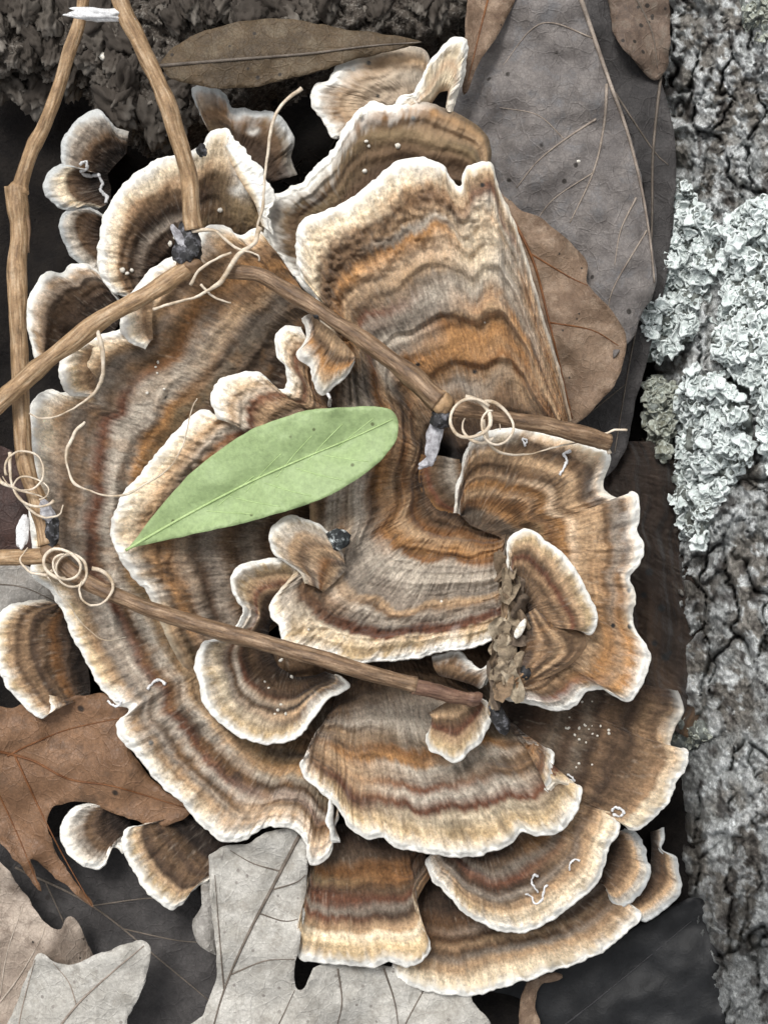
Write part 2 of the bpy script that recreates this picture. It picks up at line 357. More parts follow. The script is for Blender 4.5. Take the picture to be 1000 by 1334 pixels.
    rw = np.maximum(rim*(.95+0.4*fbm(s2/14, 0*s2, seed+8, 3)+.5*vn(s2/60, 0*s2, seed+2)+.3*vn(s2/4, d/9, seed+2)), 2.0)
    k = ((.5*sstep(rw*1.3, rw*0.5, d)+.5*sstep(rw*3.2, rw*.5, d))*m2)[..., None]
    C = C*(1-k)+PAL[rimcol]*k
    if flecks:
        k = sstep(0.62, 0.75, vn(X/2.6, Y/2.6, seed+5))[..., None]*flecks; C = C*(1-k)+0.8*k
    # rim: extra rows curling under
    ox = nr[:, 0][:, None]; oy = nr[:, 1][:, None]
    ro = np.array([-4.0, 0.9, 1.5, 0.9]); rz = np.array([-thick-2.0, -thick*0.75, -thick*0.4, -0.8]); ro[0] = -3
    E0x, E0y, E0z = X[:, :1], Y[:, :1], Z[:, :1]
    RX = E0x+ox*ro; RY = E0y+oy*ro; RZ = E0z+rz
    AX = np.concatenate([RX, X], 1); AY = np.concatenate([RY, Y], 1); AZ = np.concatenate([RZ, Z], 1)
    AC = np.concatenate([np.repeat(C[:, :1], 4, 1), C], 1)
    AU = np.stack([np.concatenate([np.repeat(s2[:, :1], 4, 1), s2], 1), np.concatenate([np.repeat(d[:, :1], 4, 1), d], 1)], -1)
    V = at(AX, AY, AZ); nva = nv+4
    nm = gnormals(V.reshape(-1, 3), nu, nva)
    if nm[:, 2].mean() < 0: nm = -nm; flip = True
    else: flip = False
    F = gridq(nu, nva); 
    if not flip: F = F
    # orientation check from first quads
    Vf = V.reshape(-1, 3); tst = F[len(F)//2]; fn = np.cross(Vf[F[:, 1]]-Vf[F[:, 0]], Vf[F[:, 3]]-Vf[F[:, 0]])[:, 2].mean()
    if fn < 0: F = F[:, ::-1]
    base = at(np.array(I[:, 0].mean()), np.array(I[:, 1].mean()), np.array(min(I[:, 2].mean()-20, 0)))
    root = empty('bracket_fungus', base, label, 'bracket fungus', group)
    jm = 4+max(3, int(np.searchsorted(wv*W_, rim*1.6)))
    col_of = (np.arange(len(F)) % (nva-1))
    V, C2, U2 = Vf, AC.reshape(-1, 3), AU.reshape(-1, 2)
    for name, sel, mt in (('upper_surface', col_of >= jm, mat or M_CAP), ('growing_margin', col_of < jm, M_RIM)):
        v, f, c, u, q = sub(V, F[sel], C2, U2, nm)
        mk(name, v, f, mt, root, c, u, q)
    # underside (coarse), thickening down to the wood
    iu = np.unique(np.r_[np.arange(0, nu, 3), nu-1]); jv = np.unique(np.r_[np.arange(0, nv, 4), nv-1])
    UX = np.concatenate([RX[iu][:, :1], X[np.ix_(iu, jv)][:, 1:]], 1); UY = np.concatenate([RY[iu][:, :1], Y[np.ix_(iu, jv)][:, 1:]], 1)
    wz = wv[jv][None, 1:]; zt = Z[np.ix_(iu, jv)][:, 1:]
    deep = np.maximum(zt-(mound_z(UX[:, 1:], UY[:, 1:])-8), 10) if foot else 8
    UZ = np.concatenate([RZ[iu][:, :1], zt-7-deep*wz**5], 1)
    Vu = at(UX, UY, UZ).reshape(-1, 3); Fu = gridq(len(iu), len(jv))
    if fn >= 0: Fu = Fu[:, ::-1]
    cu = np.tile(PAL['T']*0.9, (len(Vu), 1)); mk('pore_surface', Vu, Fu, M_DEBRIS, root, cu)
    return root, dict(X=X, Y=Y, Z=Z)
SURF = {}
def mkcap(key, *a, **k): SURF[key] = cap(*a, **k)[1]
def surf_z(keys, x, y, dflt=0):
    best = -1e9
    for k in keys:
        g = SURF[k]; q = (g['X']-x)**2+(g['Y']-y)**2; i = q.argmin()
        if q.flat[i] < 150: best = max(best, g['Z'].flat[i])
    return best if best > -1e8 else dflt

# --- the large caps
mkcap('E', 'very large left cap under the crossed vines, with a long scalloped cream edge',
  [(352,318,62,.4),(335,300,66,1),(312,309,66),(290,296,66),(266,299,66),(245,326,66),(215,342,68),(186,364,68),(163,395,66),(160,427,62),(122,440,58),(92,454,55),(78,484,52),(86,510,48),(60,508,44),(40,532,40),(36,570,38),(42,612,36),(38,655,34),(42,705,32),(44,748,30),(72,775,30),(92,820,30),(108,852,30),(128,890,30),(150,915,30),(168,924,31),(154,944,32),(158,965,32),(180,985,32),(200,1012,32),(232,1042,32),(262,1072,32),(290,1094,34),(318,1092,36),(345,1076,38),(380,1080,38),(398,1100,38),(405,1126,36),(428,1112,36),(436,1078,38),(440,1060,38,.5)],
  [(440,440,0,30),(425,465,6,25),(360,540,10,18),(300,620,14,10),(270,700,18,5),(270,760,21,0),(300,830,25,0),(350,900,30,0),(400,940,34,0),(440,960,38,0),(455,985,41,10)],
  30, 5,
  [(0,'0 C .06 Y .12 T .2 B .3 O .38 B .45 O .55 G .66 g .78 D .9 D 1 B'),
   (.12,'0 C .06 P .1 T .18 B .25 t .33 O .42 B .5 T .58 G .68 g .8 D 1 D'),
   (.27,'0 C .07 C .14 T .2 G .28 B .34 R .4 L .5 L .56 O .62 V .7 B .8 g .9 D 1 D'),
   (.42,'0 C .06 C .12 G .2 B .28 G .36 R .42 L .5 B .55 O .62 O .68 V .76 g .86 D 1 K'),
   (.56,'0 C .05 Y .12 T .18 G .26 L .32 R .38 B .46 L .55 V .6 T .66 g .8 B 1 D'),
   (.75,'0 C .06 C .13 T .19 G .24 B .3 L .36 R .42 D .48 L .55 T .62 V .72 g .85 V 1 B'),
   (1,'0 C .08 P .16 P .22 T .3 R .36 L .42 B .5 V .6 O .72 V .85 B 1 B')],
  11, ruffle=8, rim=7.5, mottle=.25, patches=[(340,1058,32,14,'P',.8),(262,990,0.1,.1,'P',0),(275,378,55,22,'B',.6),(380,405,50,20,'B',.6),(190,500,60,14,'L',.4)], darkspots=[(197,968,3.5),(216,518,2.2)])
mkcap('EF1', 'small curled cream flap on the large left cap just under the crossing vine',
  [(188,374,84,.8),(172,384,86),(160,396,86),(157,414,86),(160,432,86),(172,446,84),(190,454,80,.8)],
  [(196,382,0,66),(200,398,2,68),(198,420,4,68),(200,444,6,66)], 85, 68, [(0,'0 C .3 C .55 P .75 t 1 T')], 12, rim=6, ruffle=4, ripple=2, bulge=6, foot=False)
mkcap('EF2', 'small rounded cream flap on the large left cap beside the upright vine',
  [(110,446,70,.8),(94,452,72),(82,466,72),(79,486,72),(84,505,70),(98,516,66),(116,514,62,.7)],
  [(130,455,0,50),(134,475,3,50),(130,505,6,48)], 70, 50, [(0,'0 C .25 Y .45 T .7 t 1 G')], 13, rim=6, ruffle=5, ripple=2, bulge=5, foot=False)
mkcap('E1', 'ruffled cap directly beneath the green leaf, its wavy white edge curving round to the left',
  [(392,428,98),(372,424,92),(358,440,90),(362,462,88),(374,480,86),(374,505,84),(358,507,82),(342,488,82),(312,486,80),(284,498,78),(277,522,76),(286,548,74),(266,535,72),(242,552,70),(220,572,68),(204,595,66),(178,625,64),(158,652,62),(144,682,60),(150,715,58),(170,745,52),(194,772,46,.9),(205,800,38,0),(228,850,24,0),(262,900,14,0)],
  [(440,520,0,66),(455,560,5,62),(450,610,10,55),(440,650,14,45),(420,690,18,38),(400,740,21,28),(380,800,24,10)],
  60, 40,
  [(0,'0 C .1 C .2 T .3 R .4 T .5 O .65 B .8 D 1 B'),
   (.35,'0 C .07 C .12 T .2 L .26 R .33 T .4 B .5 G .62 B .8 D 1 K'),
   (.6,'0 C .07 C .14 T .2 B .26 O .33 T .38 B .45 G .55 B .65 g .78 B 1 K'),
   (.85,'0 C .06 T .12 B .18 O .24 B .3 G .4 D .48 G .58 B .68 G .8 B 1 D'),
   (1,'0 T .1 V .2 G .3 B .4 G .5 D .6 G .75 B 1 D')],
  23, rim=7.5, ruffle=9, bumps=5, patches=[(296,590,12,9,'C',.7),(240,705,22,40,'G',.35)])
mkcap('H', 'small folded brown flap with wavy white edge standing just above the green leaf',
  [(394,414,104),(400,440,102),(386,462,100),(404,478,102),(410,500,104),(419,514,106),(434,503,108),(452,488,112),(461,470,116)],
  [(402,408,0,106),(432,430,3,110),(448,446,6,112),(462,462,8,114)], 104, 108,
  [(0,'0 W .1 C .25 T .4 O .6 B .8 T 1 T')], 31, rim=6.5, ruffle=3, ripple=2, foot=False)
mkcap('CD', 'broad main cap forming the central funnel, its bands sweeping from top to lower lip',
  [(742,548,70,0),(730,490,72,0),(708,420,74,0),(690,355,78,.2),(668,290,84,.3),(652,250,88,.4),(640,214,92,.7),(622,212,92),(607,218,92),(600,242,92),(588,234,94),(572,214,94),(545,208,94),(515,214,94),(492,232,94),(470,250,94),(440,270,94),(405,282,94),(388,298,94),(385,325,92),(390,355,90),(408,378,86),(414,395,84,.8),(424,440,74,0),(436,500,70,0),(424,560,68,0),(410,610,66,0),(404,655,68,0),(406,695,74,0),(400,725,82,0),(380,752,88,0),(352,788,92,1),(362,815,94),(372,843,95),(405,853,95),(440,858,96),(480,863,96),(520,861,96),(548,856,96),(572,847,96),(610,842,96),(655,824,96,.8),(664,790,96,0),(668,740,92,0)],
  [(730,585,0,48),(700,592,3,48),(665,602,7,46),(630,612,12,44),(612,608,15,42),(588,598,19,40),(572,598,23,34),(564,612,26,32),(564,626,28,32),(570,642,30,34),(586,656,33,36),(610,666,37,40),(655,684,42,50)],
  90, 40,
  [(0,'0 T .1 B .3 O .5 T .7 B 1 B'),
   (.08,'0 L .1 T .2 O .3 T .4 o .5 T .6 o .75 B 1 D'),
   (.19,'0 C .05 T .1 R .15 L .2 P .3 L .38 L .44 O .5 T .56 O .62 t .66 o .7 T .8 B 1 D'),
   (.31,'0 C .05 C .08 T .12 B .16 T .19 L .22 O .28 P .33 T .37 g .42 L .47 G .49 B .51 o .55 O .62 O .66 o .68 t .72 G .78 B .88 D 1 K'),
   (.40,'0 C .08 C .13 t .2 B .26 O .31 T .37 t .4 R .44 G .52 L .56 G .6 o .66 O .75 t .85 B 1 K'),
   (.46,'0 C .1 C .16 B .25 O .34 T .4 B .46 R .5 G .6 L .68 g .74 o .8 T .88 D 1 K'),
   (.51,'0 B .2 g .35 G .45 o .55 T .65 B .75 t .85 B .95 D 1 K'),
   (.57,'0 B .12 G .25 L .34 G .42 o .5 O .62 t .7 o .78 T .88 R .95 D 1 K'),
   (.64,'0 T .1 B .15 L .3 G .42 L .5 o .56 O .66 T .74 o .84 B .92 D 1 K'),
   (.72,'0 C .1 L .2 B .28 O .33 P .38 G .46 L .55 G .64 o .7 O .78 T .84 o .9 B 1 K'),
   (.79,'0 Y .07 Y .15 C .18 R .21 R .25 G .3 L .34 B .37 T .4 G .46 G .55 L .64 L .68 o .72 O .8 T .84 o .9 B .95 D 1 K'),
   (.95,'0 Y .08 Y .15 T .18 R .22 R .26 G .31 B .36 T .42 G .5 L .6 G .68 o .74 O .84 o .9 B 1 D'),
   (1,'0 B .2 T .4 G .6 L .8 T 1 B')],
  42, rim=7.5, ruffle=5, wrinkle=3, ripple=4.5, bulge=12, bumps=6.5, bias=0.85, steps=[(.50,13,.14,.48),(.66,8,.14,.44),(.345,5,.12,.46),(.82,9,.5,.98),(.24,6,.74,.98),(.42,5,.6,.98)], dips=[(576,592,14,20,55)],
  patches=[(625,315,34,52,'C',.85),(662,350,20,44,'L',1),(560,265,55,12,'O',.3),(620,440,60,22,'O',.45),(578,600,14,24,'K',.8),(562,632,8,26,'R',.6),(700,500,30,24,'T',.6),(455,655,22,38,'L',.5),(500,390,60,22,'G',.4)], darkspots=[(544,475,3),(618,484,3),(628,241,3)])
mkcap('DL', 'small rounded upper lobe of the front lip just below the green leaf',
  [(446,716,90,.2),(436,700,94,.8),(420,688,96),(402,678,98),(378,672,100),(358,684,100),(352,700,100),(358,718,98),(372,732,96),(390,744,94,.6),(398,760,92,0)],
  [(452,740,0,88),(446,748,4,88),(436,758,7,88),(420,772,10,90)], 98, 88,
  [(0,'0 C .15 G .3 L .5 T .7 G 1 L'),(.5,'0 C .2 L .3 T .45 B .6 T .75 o .9 T 1 G'),(1,'0 C .2 T .4 B .6 G .8 o 1 T')], 44, rim=6, ruffle=4, ripple=3, bulge=8, foot=False)
mkcap('F', 'cap with orange arcs and a jagged edge along the dark gap beside the trunk',
  [(590,668,74,.8),(597,630,84),(606,594,90),(618,568,92),(650,562,90,.9),(690,558,88,.9),(735,572,88,.8),(775,584,88,1),(792,596,88,1),(784,632,80,.6),(806,650,80,.8),(826,642,82),(831,668,84),(828,690,84),(837,712,84),(829,736,84),(818,752,84),(826,775,84,.6),(822,800,84,.7),(830,830,84),(846,856,86),(836,888,88),(818,912,90),(800,906,88),(782,898,86),(762,902,86),(750,918,88),(730,925,88),(702,918,88),(668,914,86),(652,908,84,.8)],
  [(600,672,0,62),(612,684,4,60),(630,692,7,60),(652,700,11,60),(664,730,15,62),(672,770,19,66),(676,810,22,70),(676,850,26,74),(664,890,30,76)],
  84, 62,
  [(0,'0 T .1 T .4 o 1 B'),
   (.12,'0 C .05 T .12 B .25 T .38 B .48 t .55 O .66 T .74 o .84 g 1 g'),
   (.3,'0 C .07 P .14 D .2 B .3 T .42 B .48 P .54 O .62 t .7 o .78 O .85 g 1 g'),
   (.5,'0 C .06 T .1 B .18 G .24 B .3 T .42 T .5 P .56 O .64 o .7 V .78 g .9 g 1 B'),
   (.75,'0 C .05 T .12 O .2 t .3 O .4 T .5 B .6 t .75 B 1 D'),
   (.88,'0 C .08 Y .14 B .22 R .3 B .4 t .5 B .6 t .8 D 1 D'),
   (1,'0 C .1 Y .2 R .3 B .45 T .7 D 1 D')],
  55, rim=6.5, ruffle=9, ripple=3.5, bulge=10, mottle=.15, darkspots=[(798,815,3),(819,769,3),(820,816,3.5)],
  patches=[(775,590,22,14,'C',.5),(650,570,30,10,'C',.7)])
mkcap('G', 'small crescent cap with a thick cream edge lying on the cap with orange arcs',
  [(664,748,112,.3),(660,728,114),(662,706,116),(676,693,118),(694,694,118),(716,708,118),(736,728,118),(754,752,118),(768,778,116),(776,804,114),(770,826,112),(757,822,108,.5)],
  [(672,750,0,90),(680,775,4,88),(690,800,8,86),(720,818,11,94)], 116, 86,
  [(0,'0 C .12 Y .24 T .34 B .42 R .52 t .62 B .75 t .88 B 1 D')], 61, rim=4, ruffle=3, wrinkle=3, ripple=4, bulge=12, roll=5)
mkcap('G2', 'crumpled brown piece between the crescent cap and the shrivelled black bud',
  [(672,905,96,.2),(690,893,98,0),(715,880,98,0),(745,862,98,0),(762,835,98,0),(742,820,98,0),(722,812,100,0),(700,790,100,0)],
  [(668,880,0,88),(676,850,4,90),(682,800,7,90)], 98, 90,
  [(0,'0 t .2 B .35 T .5 B .65 t .8 D 1 B')], 64, rim=3, ruffle=8, ripple=6, bulge=8, foot=False, mottle=.3)
mkcap('Z', 'shaded brown cap deep between the cup shaped cap and the wide fan cap',
  [(350,960,0,0),(385,985,0,0),(430,1000,2,0),(470,990,4,0),(540,960,6,0),(620,950,6,0),(690,960,8,0)],
  [(340,840,0,8),(400,820,2,8),(520,810,4,8),(640,830,6,10)], 4, 8,
  [(0,'0 t .2 B .35 g .5 D .7 B 1 K')], 66, rim=3, ruffle=3, ripple=4, bulge=4)
mkcap('Z2', 'small grey brown fold standing in the dark hole at the middle of the funnel',
  [(549,592,34,0),(546,615,38,0),(550,640,42,0),(566,660,44,0),(590,670,46,0),(612,668,48,0)],
  [(620,600,0,34),(624,625,3,36),(626,650,5,40)], 40, 36,
  [(0,'0 O .12 R .2 B .35 g .55 L .7 t .85 B 1 B')], 67, rim=3, ruffle=4, ripple=6, bulge=10)
mkcap('L', 'cup shaped cap with a scalloped cream edge, its upper part crossed by the lowest vine',
  [(392,772,78,.3),(396,750,82),(384,731,84),(362,726,84),(335,732,84),(312,738,82),(302,756,80),(308,778,76),(318,795,70),(308,815,66),(286,832,66),(264,842,68),(256,866,68),(260,895,68),(272,922,68),(292,945,68),(318,960,68),(345,968,68),(372,968,68),(396,952,68),(412,932,68),(428,912,70),(446,902,74),(456,894,76),(448,884,72),(436,878,66,.8)],
  [(388,792,0,42),(372,800,5,36),(352,812,8,28),(348,840,11,22),(362,868,15,20),(385,882,19,24),(410,880,23,34),(425,874,25,44)],
  68, 24,
  [(0,'0 Y .2 Y .35 T .5 R .6 B .8 D 1 K'),
   (.3,'0 Y .15 Y .3 T .45 R .55 T .65 B .8 D 1 K'),
   (.55,'0 C .14 Y .28 C .38 G .45 B .52 L .6 R .66 D .74 B .82 D 1 K'),
   (.8,'0 C .12 Y .3 B .38 T .46 K .55 T .62 D .8 B 1 K'),
   (1,'0 C .2 B .4 T .5 D 1 K')],
  71, rim=6.5, ruffle=4, wrinkle=3, ripple=4, bulge=4)
mkcap('M', 'wide fan cap below the lowest vine, torn cream lower edge and rust red band',
  [(408,962,56,.3),(404,985,58,.9),(393,996,60),(402,1018,60),(425,1036,60),(442,1058,60),(455,1078,60),(480,1090,60),(500,1088,60),(515,1102,60),(545,1110,60),(580,1115,60),(615,1116,60),(645,1108,60),(668,1094,60),(680,1082,62),(700,1088,60),(722,1086,58),(742,1070,58),(752,1045,58),(754,1026,60,.7),(738,1024,58,.4),(722,1020,58,.4),(712,1028,64,1),(718,1002,64,1),(718,980,64,1),(704,978,60,.6),(688,972,56,.3)],
  [(425,940,0,30),(440,900,4,25),(470,870,8,22),(520,856,12,22),(570,862,16,24),(620,900,19,28),(650,925,23,34),(672,945,26,40)],
  60, 26,
  [(0,'0 C .1 T .3 B .5 G .7 B 1 D'),
   (.2,'0 C .1 Y .2 R .28 t .38 T .46 O .52 B .6 T .68 G .78 B .9 D 1 K'),
   (.45,'0 C .08 Y .18 C .23 R .29 L .34 R .38 G .44 L .48 O .53 o .57 g .66 L .72 G .82 g .92 B 1 D'),
   (.65,'0 C .08 Y .18 C .22 R .3 L .36 B .42 g .48 L .54 O .6 V .66 g .76 G .88 B 1 D'),
   (.8,'0 C .1 Y .2 R .34 t .46 O .56 G .7 D 1 D'),
   (1,'0 C .1 T .25 B .45 O .6 g .8 D 1 D')],
  83, rim=7.5, ruffle=6, wrinkle=5, ripple=5, bulge=10, patches=[(500,930,45,20,'L',.4)])
mkcap('MF', 'narrow white curled strip hanging at the torn corner of the wide fan cap',
  [(429,1040,60,.6),(427,1056,60,1),(424,1070,56,1),(431,1084,58,1),(433,1096,52,1),(443,1096,50,.8)],
  [(436,1046,0,42),(434,1064,2,36),(439,1086,5,40)], 56, 42, [(0,'0 W .4 S .8 L 1 G')], 14, rim=3, ruffle=9, ripple=3, bulge=3, foot=False)
mkcap('M2', 'little five sided cream edged flap just under the reddish tip of the lowest vine',
  [(566,950,78,.5),(556,958,80),(560,976,82),(574,982,84),(591,993,84),(610,980,84),(624,966,84),(634,948,84),(640,930,84),(632,912,84)],
  [(556,930,0,78),(580,915,3,80),(600,908,6,80),(615,908,9,82)], 82, 80,
  [(0,'0 C .15 Y .35 T .45 R .62 B .75 T 1 B')], 88, rim=6.5, ruffle=3, ripple=3, foot=False)
mkcap('M3', 'thin white edged flap tucked in the dark gap beneath the main cap lip',
  [(562,855,66,.6),(580,851,68),(600,850,70),(614,864,72),(626,872,74),(641,864,78),(638,876,74,.8),(632,892,68,.8)],
  [(570,880,0,60),(590,885,3,58),(615,892,5,58),(625,898,7,60)], 70, 58,
  [(0,'0 S .12 L .25 t .4 B .6 t .8 B 1 D')], 91, rim=6.5, ruffle=3, ripple=3, foot=False)
mkcap('NO', 'broad brown cap sagging into a rounded cream edged scoop, white flecks on its dark half',
  [(880,900,22,.3),(888,925,26,.5),(876,948,26,.5),(872,972,26,.6),(894,980,30,.9),(893,1000,30),(880,1018,30),(874,1036,28),(858,1058,28),(842,1074,28),(824,1080,28),(811,1070,30,.9),(804,1060,32),(802,1085,30),(790,1112,28),(783,1135,28),(768,1160,26),(740,1182,26),(715,1198,26),(690,1212,26),(655,1212,26),(625,1200,26),(600,1184,26),(580,1160,26),(562,1140,26),(554,1122,26),(566,1112,28,.6),(580,1106,28,.3)],
  [(680,860,0,20),(655,900,4,18),(640,950,7,16),(655,985,10,16),(670,1020,12,14),(660,1055,16,12),(620,1075,21,12),(590,1085,27,16)],
  28, 16,
  [(0,'0 K .3 D .6 K 1 K'),
   (.12,'0 Y .07 T .12 B .2 t .28 D .42 B .48 D .55 g .62 D .7 g .78 D .9 K 1 K'),
   (.3,'0 C .08 C .12 t .2 B .28 B .38 D .45 B .5 D .56 g .64 D .7 g .78 D .88 K 1 K'),
   (.42,'0 C .1 C .2 T .3 B .4 T .5 B .65 O .75 g .9 D 1 K'),
   (.65,'0 C .1 C .22 T .3 G .36 D .44 R .52 G .6 B .7 D .85 K 1 K'),
   (.85,'0 C .1 Y .25 T .32 G .4 D .5 R .56 G .65 D .8 K 1 K'),
   (1,'0 C .15 T .3 D .5 K 1 K')],
  97, rim=6.5, ruffle=6, ripple=3.5, bulge=10)
mkcap('P', 'low straight fronted cap with chestnut bands, touching the large whitish oak leaf',
  [(402,1110,4,0),(399,1150,4,0),(397,1180,6,.3),(390,1200,10),(386,1225,12),(390,1248,12),(412,1254,12),(438,1256,12),(462,1258,12),(490,1258,12),(508,1252,12),(528,1258,12),(546,1254,12),(558,1238,12),(556,1220,12),(544,1206,10,.9),(536,1190,6,.6),(545,1165,4,0),(560,1140,2,0)],
  [(415,1085,0,-10),(420,1080,4,-12),(430,1075,7,-14),(470,1070,10,-14),(520,1075,13,-14),(550,1090,18,-10)],
  10, -14,
  [(0,'0 T .2 B .5 V .8 B 1 K'),(.35,'0 Y .1 Y .2 C .24 T .32 R .36 G .42 R .5 R .56 B .6 V .68 o .76 g .88 D 1 K'),
   (.7,'0 Y .1 Y .2 C .24 T .34 D .4 G .46 R .52 B .6 o .7 o .78 D .9 K 1 K'),(1,'0 o .3 B .6 D 1 K')],
  103, rim=7.5, ruffle=3, wrinkle=4, ripple=4, bulge=8)
mkcap('Q', 'lowest long cap of the rosette, its white rimmed edge sweeping along the bottom right',
  [(516,1240,-22,.6),(513,1260,-18),(520,1275,-16),(545,1286,-16),(575,1294,-16),(612,1297,-16),(645,1288,-16),(685,1276,-16),(725,1262,-16),(765,1248,-16),(795,1232,-16),(820,1212,-16),(832,1196,-18),(828,1184,-20,.9),(812,1176,-24,.7),(795,1160,-28,.3)],
  [(540,1170,0,-40),(560,1130,4,-44),(620,1120,7,-44),(690,1130,10,-44),(740,1110,13,-40),(765,1110,15,-40)],
  -16, -42,
  [(0,'0 C .12 C .2 T .3 B .5 o .7 D 1 K'),(.5,'0 C .1 C .22 T .28 G .33 B .38 T .43 D .5 G .57 D .7 K 1 K'),(1,'0 C .12 T .25 B .4 D .6 K 1 K')],
  109, rim=7, ruffle=4, wrinkle=4, ripple=3, bulge=8)
mkcap('R1', 'small pale ruffled cap squeezed between the lower right scoop and the trunk',
  [(812,1082,-14,.9),(828,1086,-14),(838,1102,-16),(840,1120,-16),(846,1135,-16),(838,1155,-16),(826,1168,-16),(812,1180,-16),(800,1176,-18),(790,1158,-20,.5)],
  [(795,1090,0,-36),(782,1110,4,-38),(770,1130,7,-38),(772,1150,9,-36)], -16, -38,
  [(0,'0 C .15 L .25 T .45 B .7 D 1 K')], 113, rim=4, ruffle=5, ripple=3, bulge=8, rimcol='S')
mkcap('R2', 'narrow curled cap nearest the trunk at the lower right, below the ruffled one',
  [(862,1078,-26,.9),(864,1092,-28),(862,1108,-30),(880,1118,-32),(884,1140,-32),(886,1162,-32),(872,1176,-32),(858,1190,-32),(842,1200,-32),(824,1192,-34,.7)],
  [(846,1082,0,-52),(848,1108,3,-54),(846,1130,5,-56),(834,1150,7,-56),(818,1168,9,-54)], -32, -52,
  [(0,'0 S .12 L .3 T .5 B .7 D 1 K')], 117, rim=4, ruffle=5, ripple=3, bulge=6, rimcol='S')
mkcap('T1', 'round topped cap with a wide striated cream edge under the hanging vine',
  [(168,386,40,.8),(146,378,42),(133,352,44),(130,320,46),(136,285,48),(150,255,50),(170,232,50),(195,214,50),(222,204,52),(245,200,52),(262,188,54),(278,172,56),(294,168,56),(306,184,56),(314,204,54),(330,222,52),(346,242,50),(352,264,48,.8)],
  [(196,382,0,14),(215,355,2,12),(232,338,5,12),(248,328,8,12),(265,318,11,14),(292,318,14,18),(340,318,17,30)],
  50, 14,
  [(0,'0 S .2 C .32 t .42 B .6 D .8 K 1 D'),(.4,'0 S .15 C .27 t .38 B .5 D .62 G .72 D .9 D 1 K'),(.7,'0 C .15 C .3 T .4 B .55 D .7 B .85 V 1 B'),(.85,'0 C .15 T .35 V .6 V 1 B'),(1,'0 W .15 C .3 V .6 V 1 B')],
  123, rim=7.5, ruffle=4, wrinkle=4, ripple=3, bulge=10, patches=[(321,220,17,32,'W',1.4),(312,248,12,7,'W',1.0),(300,190,8,14,'W',1.0),(290,200,14,22,'C',.5)])
mkcap('B', 'smooth olive brown cap behind the top of the main cap, with bright white rim',
  [(418,398,58,.7),(392,372,56),(370,345,54),(350,318,54),(344,290,54),(345,264,56),(362,254,58),(384,244,58),(404,228,58),(422,208,58),(438,190,58),(450,165,58),(464,145,58),(484,134,58),(505,138,58),(522,130,58),(545,134,56,.5),(575,140,52,.1),(605,154,48,0),(628,172,44,0),(638,195,42,0),(636,222,40,0)],
  [(440,360,0,34),(450,330,4,32),(440,300,7,32),(455,290,10,34),(480,275,13,34),(520,250,16,34),(590,250,19,34),(610,250,21,34)],
  54, 32,
  [(0,'0 V .3 B .6 V 1 B'),(.4,'0 T .1 B .25 V .4 B .55 V .7 B 1 B'),(.7,'0 t .08 O .2 B .35 V .5 B .7 D 1 D'),(1,'0 V .2 T .35 V .6 B 1 D')],
  131, rim=12, ruffle=3, wrinkle=1.5, ripple=4, bulge=8, fibre=.35, mat=M_SMOOTH, cren=2.4, patches=[(345,262,10,8,'W',1),(570,172,38,20,'T',.5),(435,240,20,20,'T',.3)], darkspots=[(538,154,3)])
mkcap('TW', 'ragged bright white lip between the round topped cap and the olive brown cap',
  [(299,176,74,1),(315,190,78,1),(324,208,78,1),(340,222,78,1),(348,240,78,1),(358,258,74,1),(350,282,72,1),(354,306,66,.8)],
  [(291,190,0,70),(302,214,1,70),(312,234,3,70),(322,250,4,70),(332,264,5,68),(342,296,7,60)], 60, 50, [(0,'0 W .6 W .85 C 1 T')], 135, rim=8, ruffle=8, wrinkle=1, ripple=3, cren=3, bulge=6, foot=False, fibre=.3, mat=M_RIM)
mkcap('A', 'thin tan cap at the top, edged in white on its left, below the olive leaf',
  [(464,150,34,.8),(450,172,38),(436,180,40),(424,162,40),(410,140,40),(405,122,40),(412,110,40),(428,106,40),(436,92,40),(446,82,38,.8),(480,72,32,0),(520,62,28,0),(552,66,26,0),(560,95,24,0),(545,120,22,0)],
  [(490,152,0,26),(505,147,4,26),(520,142,8,26),(540,134,11,26),(552,128,14,24)],
  38, 24, [(0,'0 T .3 t .5 T 1 L'),(1,'0 L .2 T .5 L 1 t')], 137, rim=9, ruffle=3, wrinkle=1, ripple=2, fibre=.35, mat=M_SMOOTH, cren=2.2, bulge=3, foot=False, darkspots=[(460,90,3),(480,82,3),(492,125,2.5)])
mkcap('A2', 'upright cream lobe at the top centre next to the big grey leaf',
  [(515,138,54,.9),(522,126,56),(540,122,56),(548,104,58),(556,88,58),(566,72,60),(580,58,60),(592,50,60),(606,54,60),(607,75,58,.9),(604,100,54,.8),(596,122,50,.7),(588,146,46,.4)],
  [(545,142,0,44),(560,138,4,46),(572,120,7,48),(584,118,10,48),(580,140,12,46)], 58, 46,
  [(0,'0 C .3 C .5 P .7 C 1 T')], 139, fibre=.35, mat=M_SMOOTH, rim=9, ruffle=6, ripple=3, bulge=6, foot=False)
mkcap('T4', 'brown cap half hidden behind the round topped cap, white torn spots on its rim',
  [(262,150,14,.4),(254,130,16),(250,114,16),(272,112,16),(292,122,16),(300,138,18),(316,142,18),(338,146,18),(358,148,18),(372,160,18),(381,182,18,.7),(378,205,16,.3),(386,228,14,.3)],
  [(290,200,0,4),(300,205,3,2),(310,215,7,2),(330,230,10,2),(350,240,12,2)], 18, 2,
  [(0,'0 S .2 L .35 B .6 V 1 B'),(.35,'0 C .1 O .4 B .7 D 1 K'),(.7,'0 L .1 V .3 B .6 D 1 K'),(1,'0 V .3 D 1 K')],
  143, fibre=.35, mat=M_SMOOTH, rim=6.5, ruffle=4, ripple=2, rimcol='S', patches=[(308,150,10,6,'W',1),(330,170,8,6,'W',.9)])
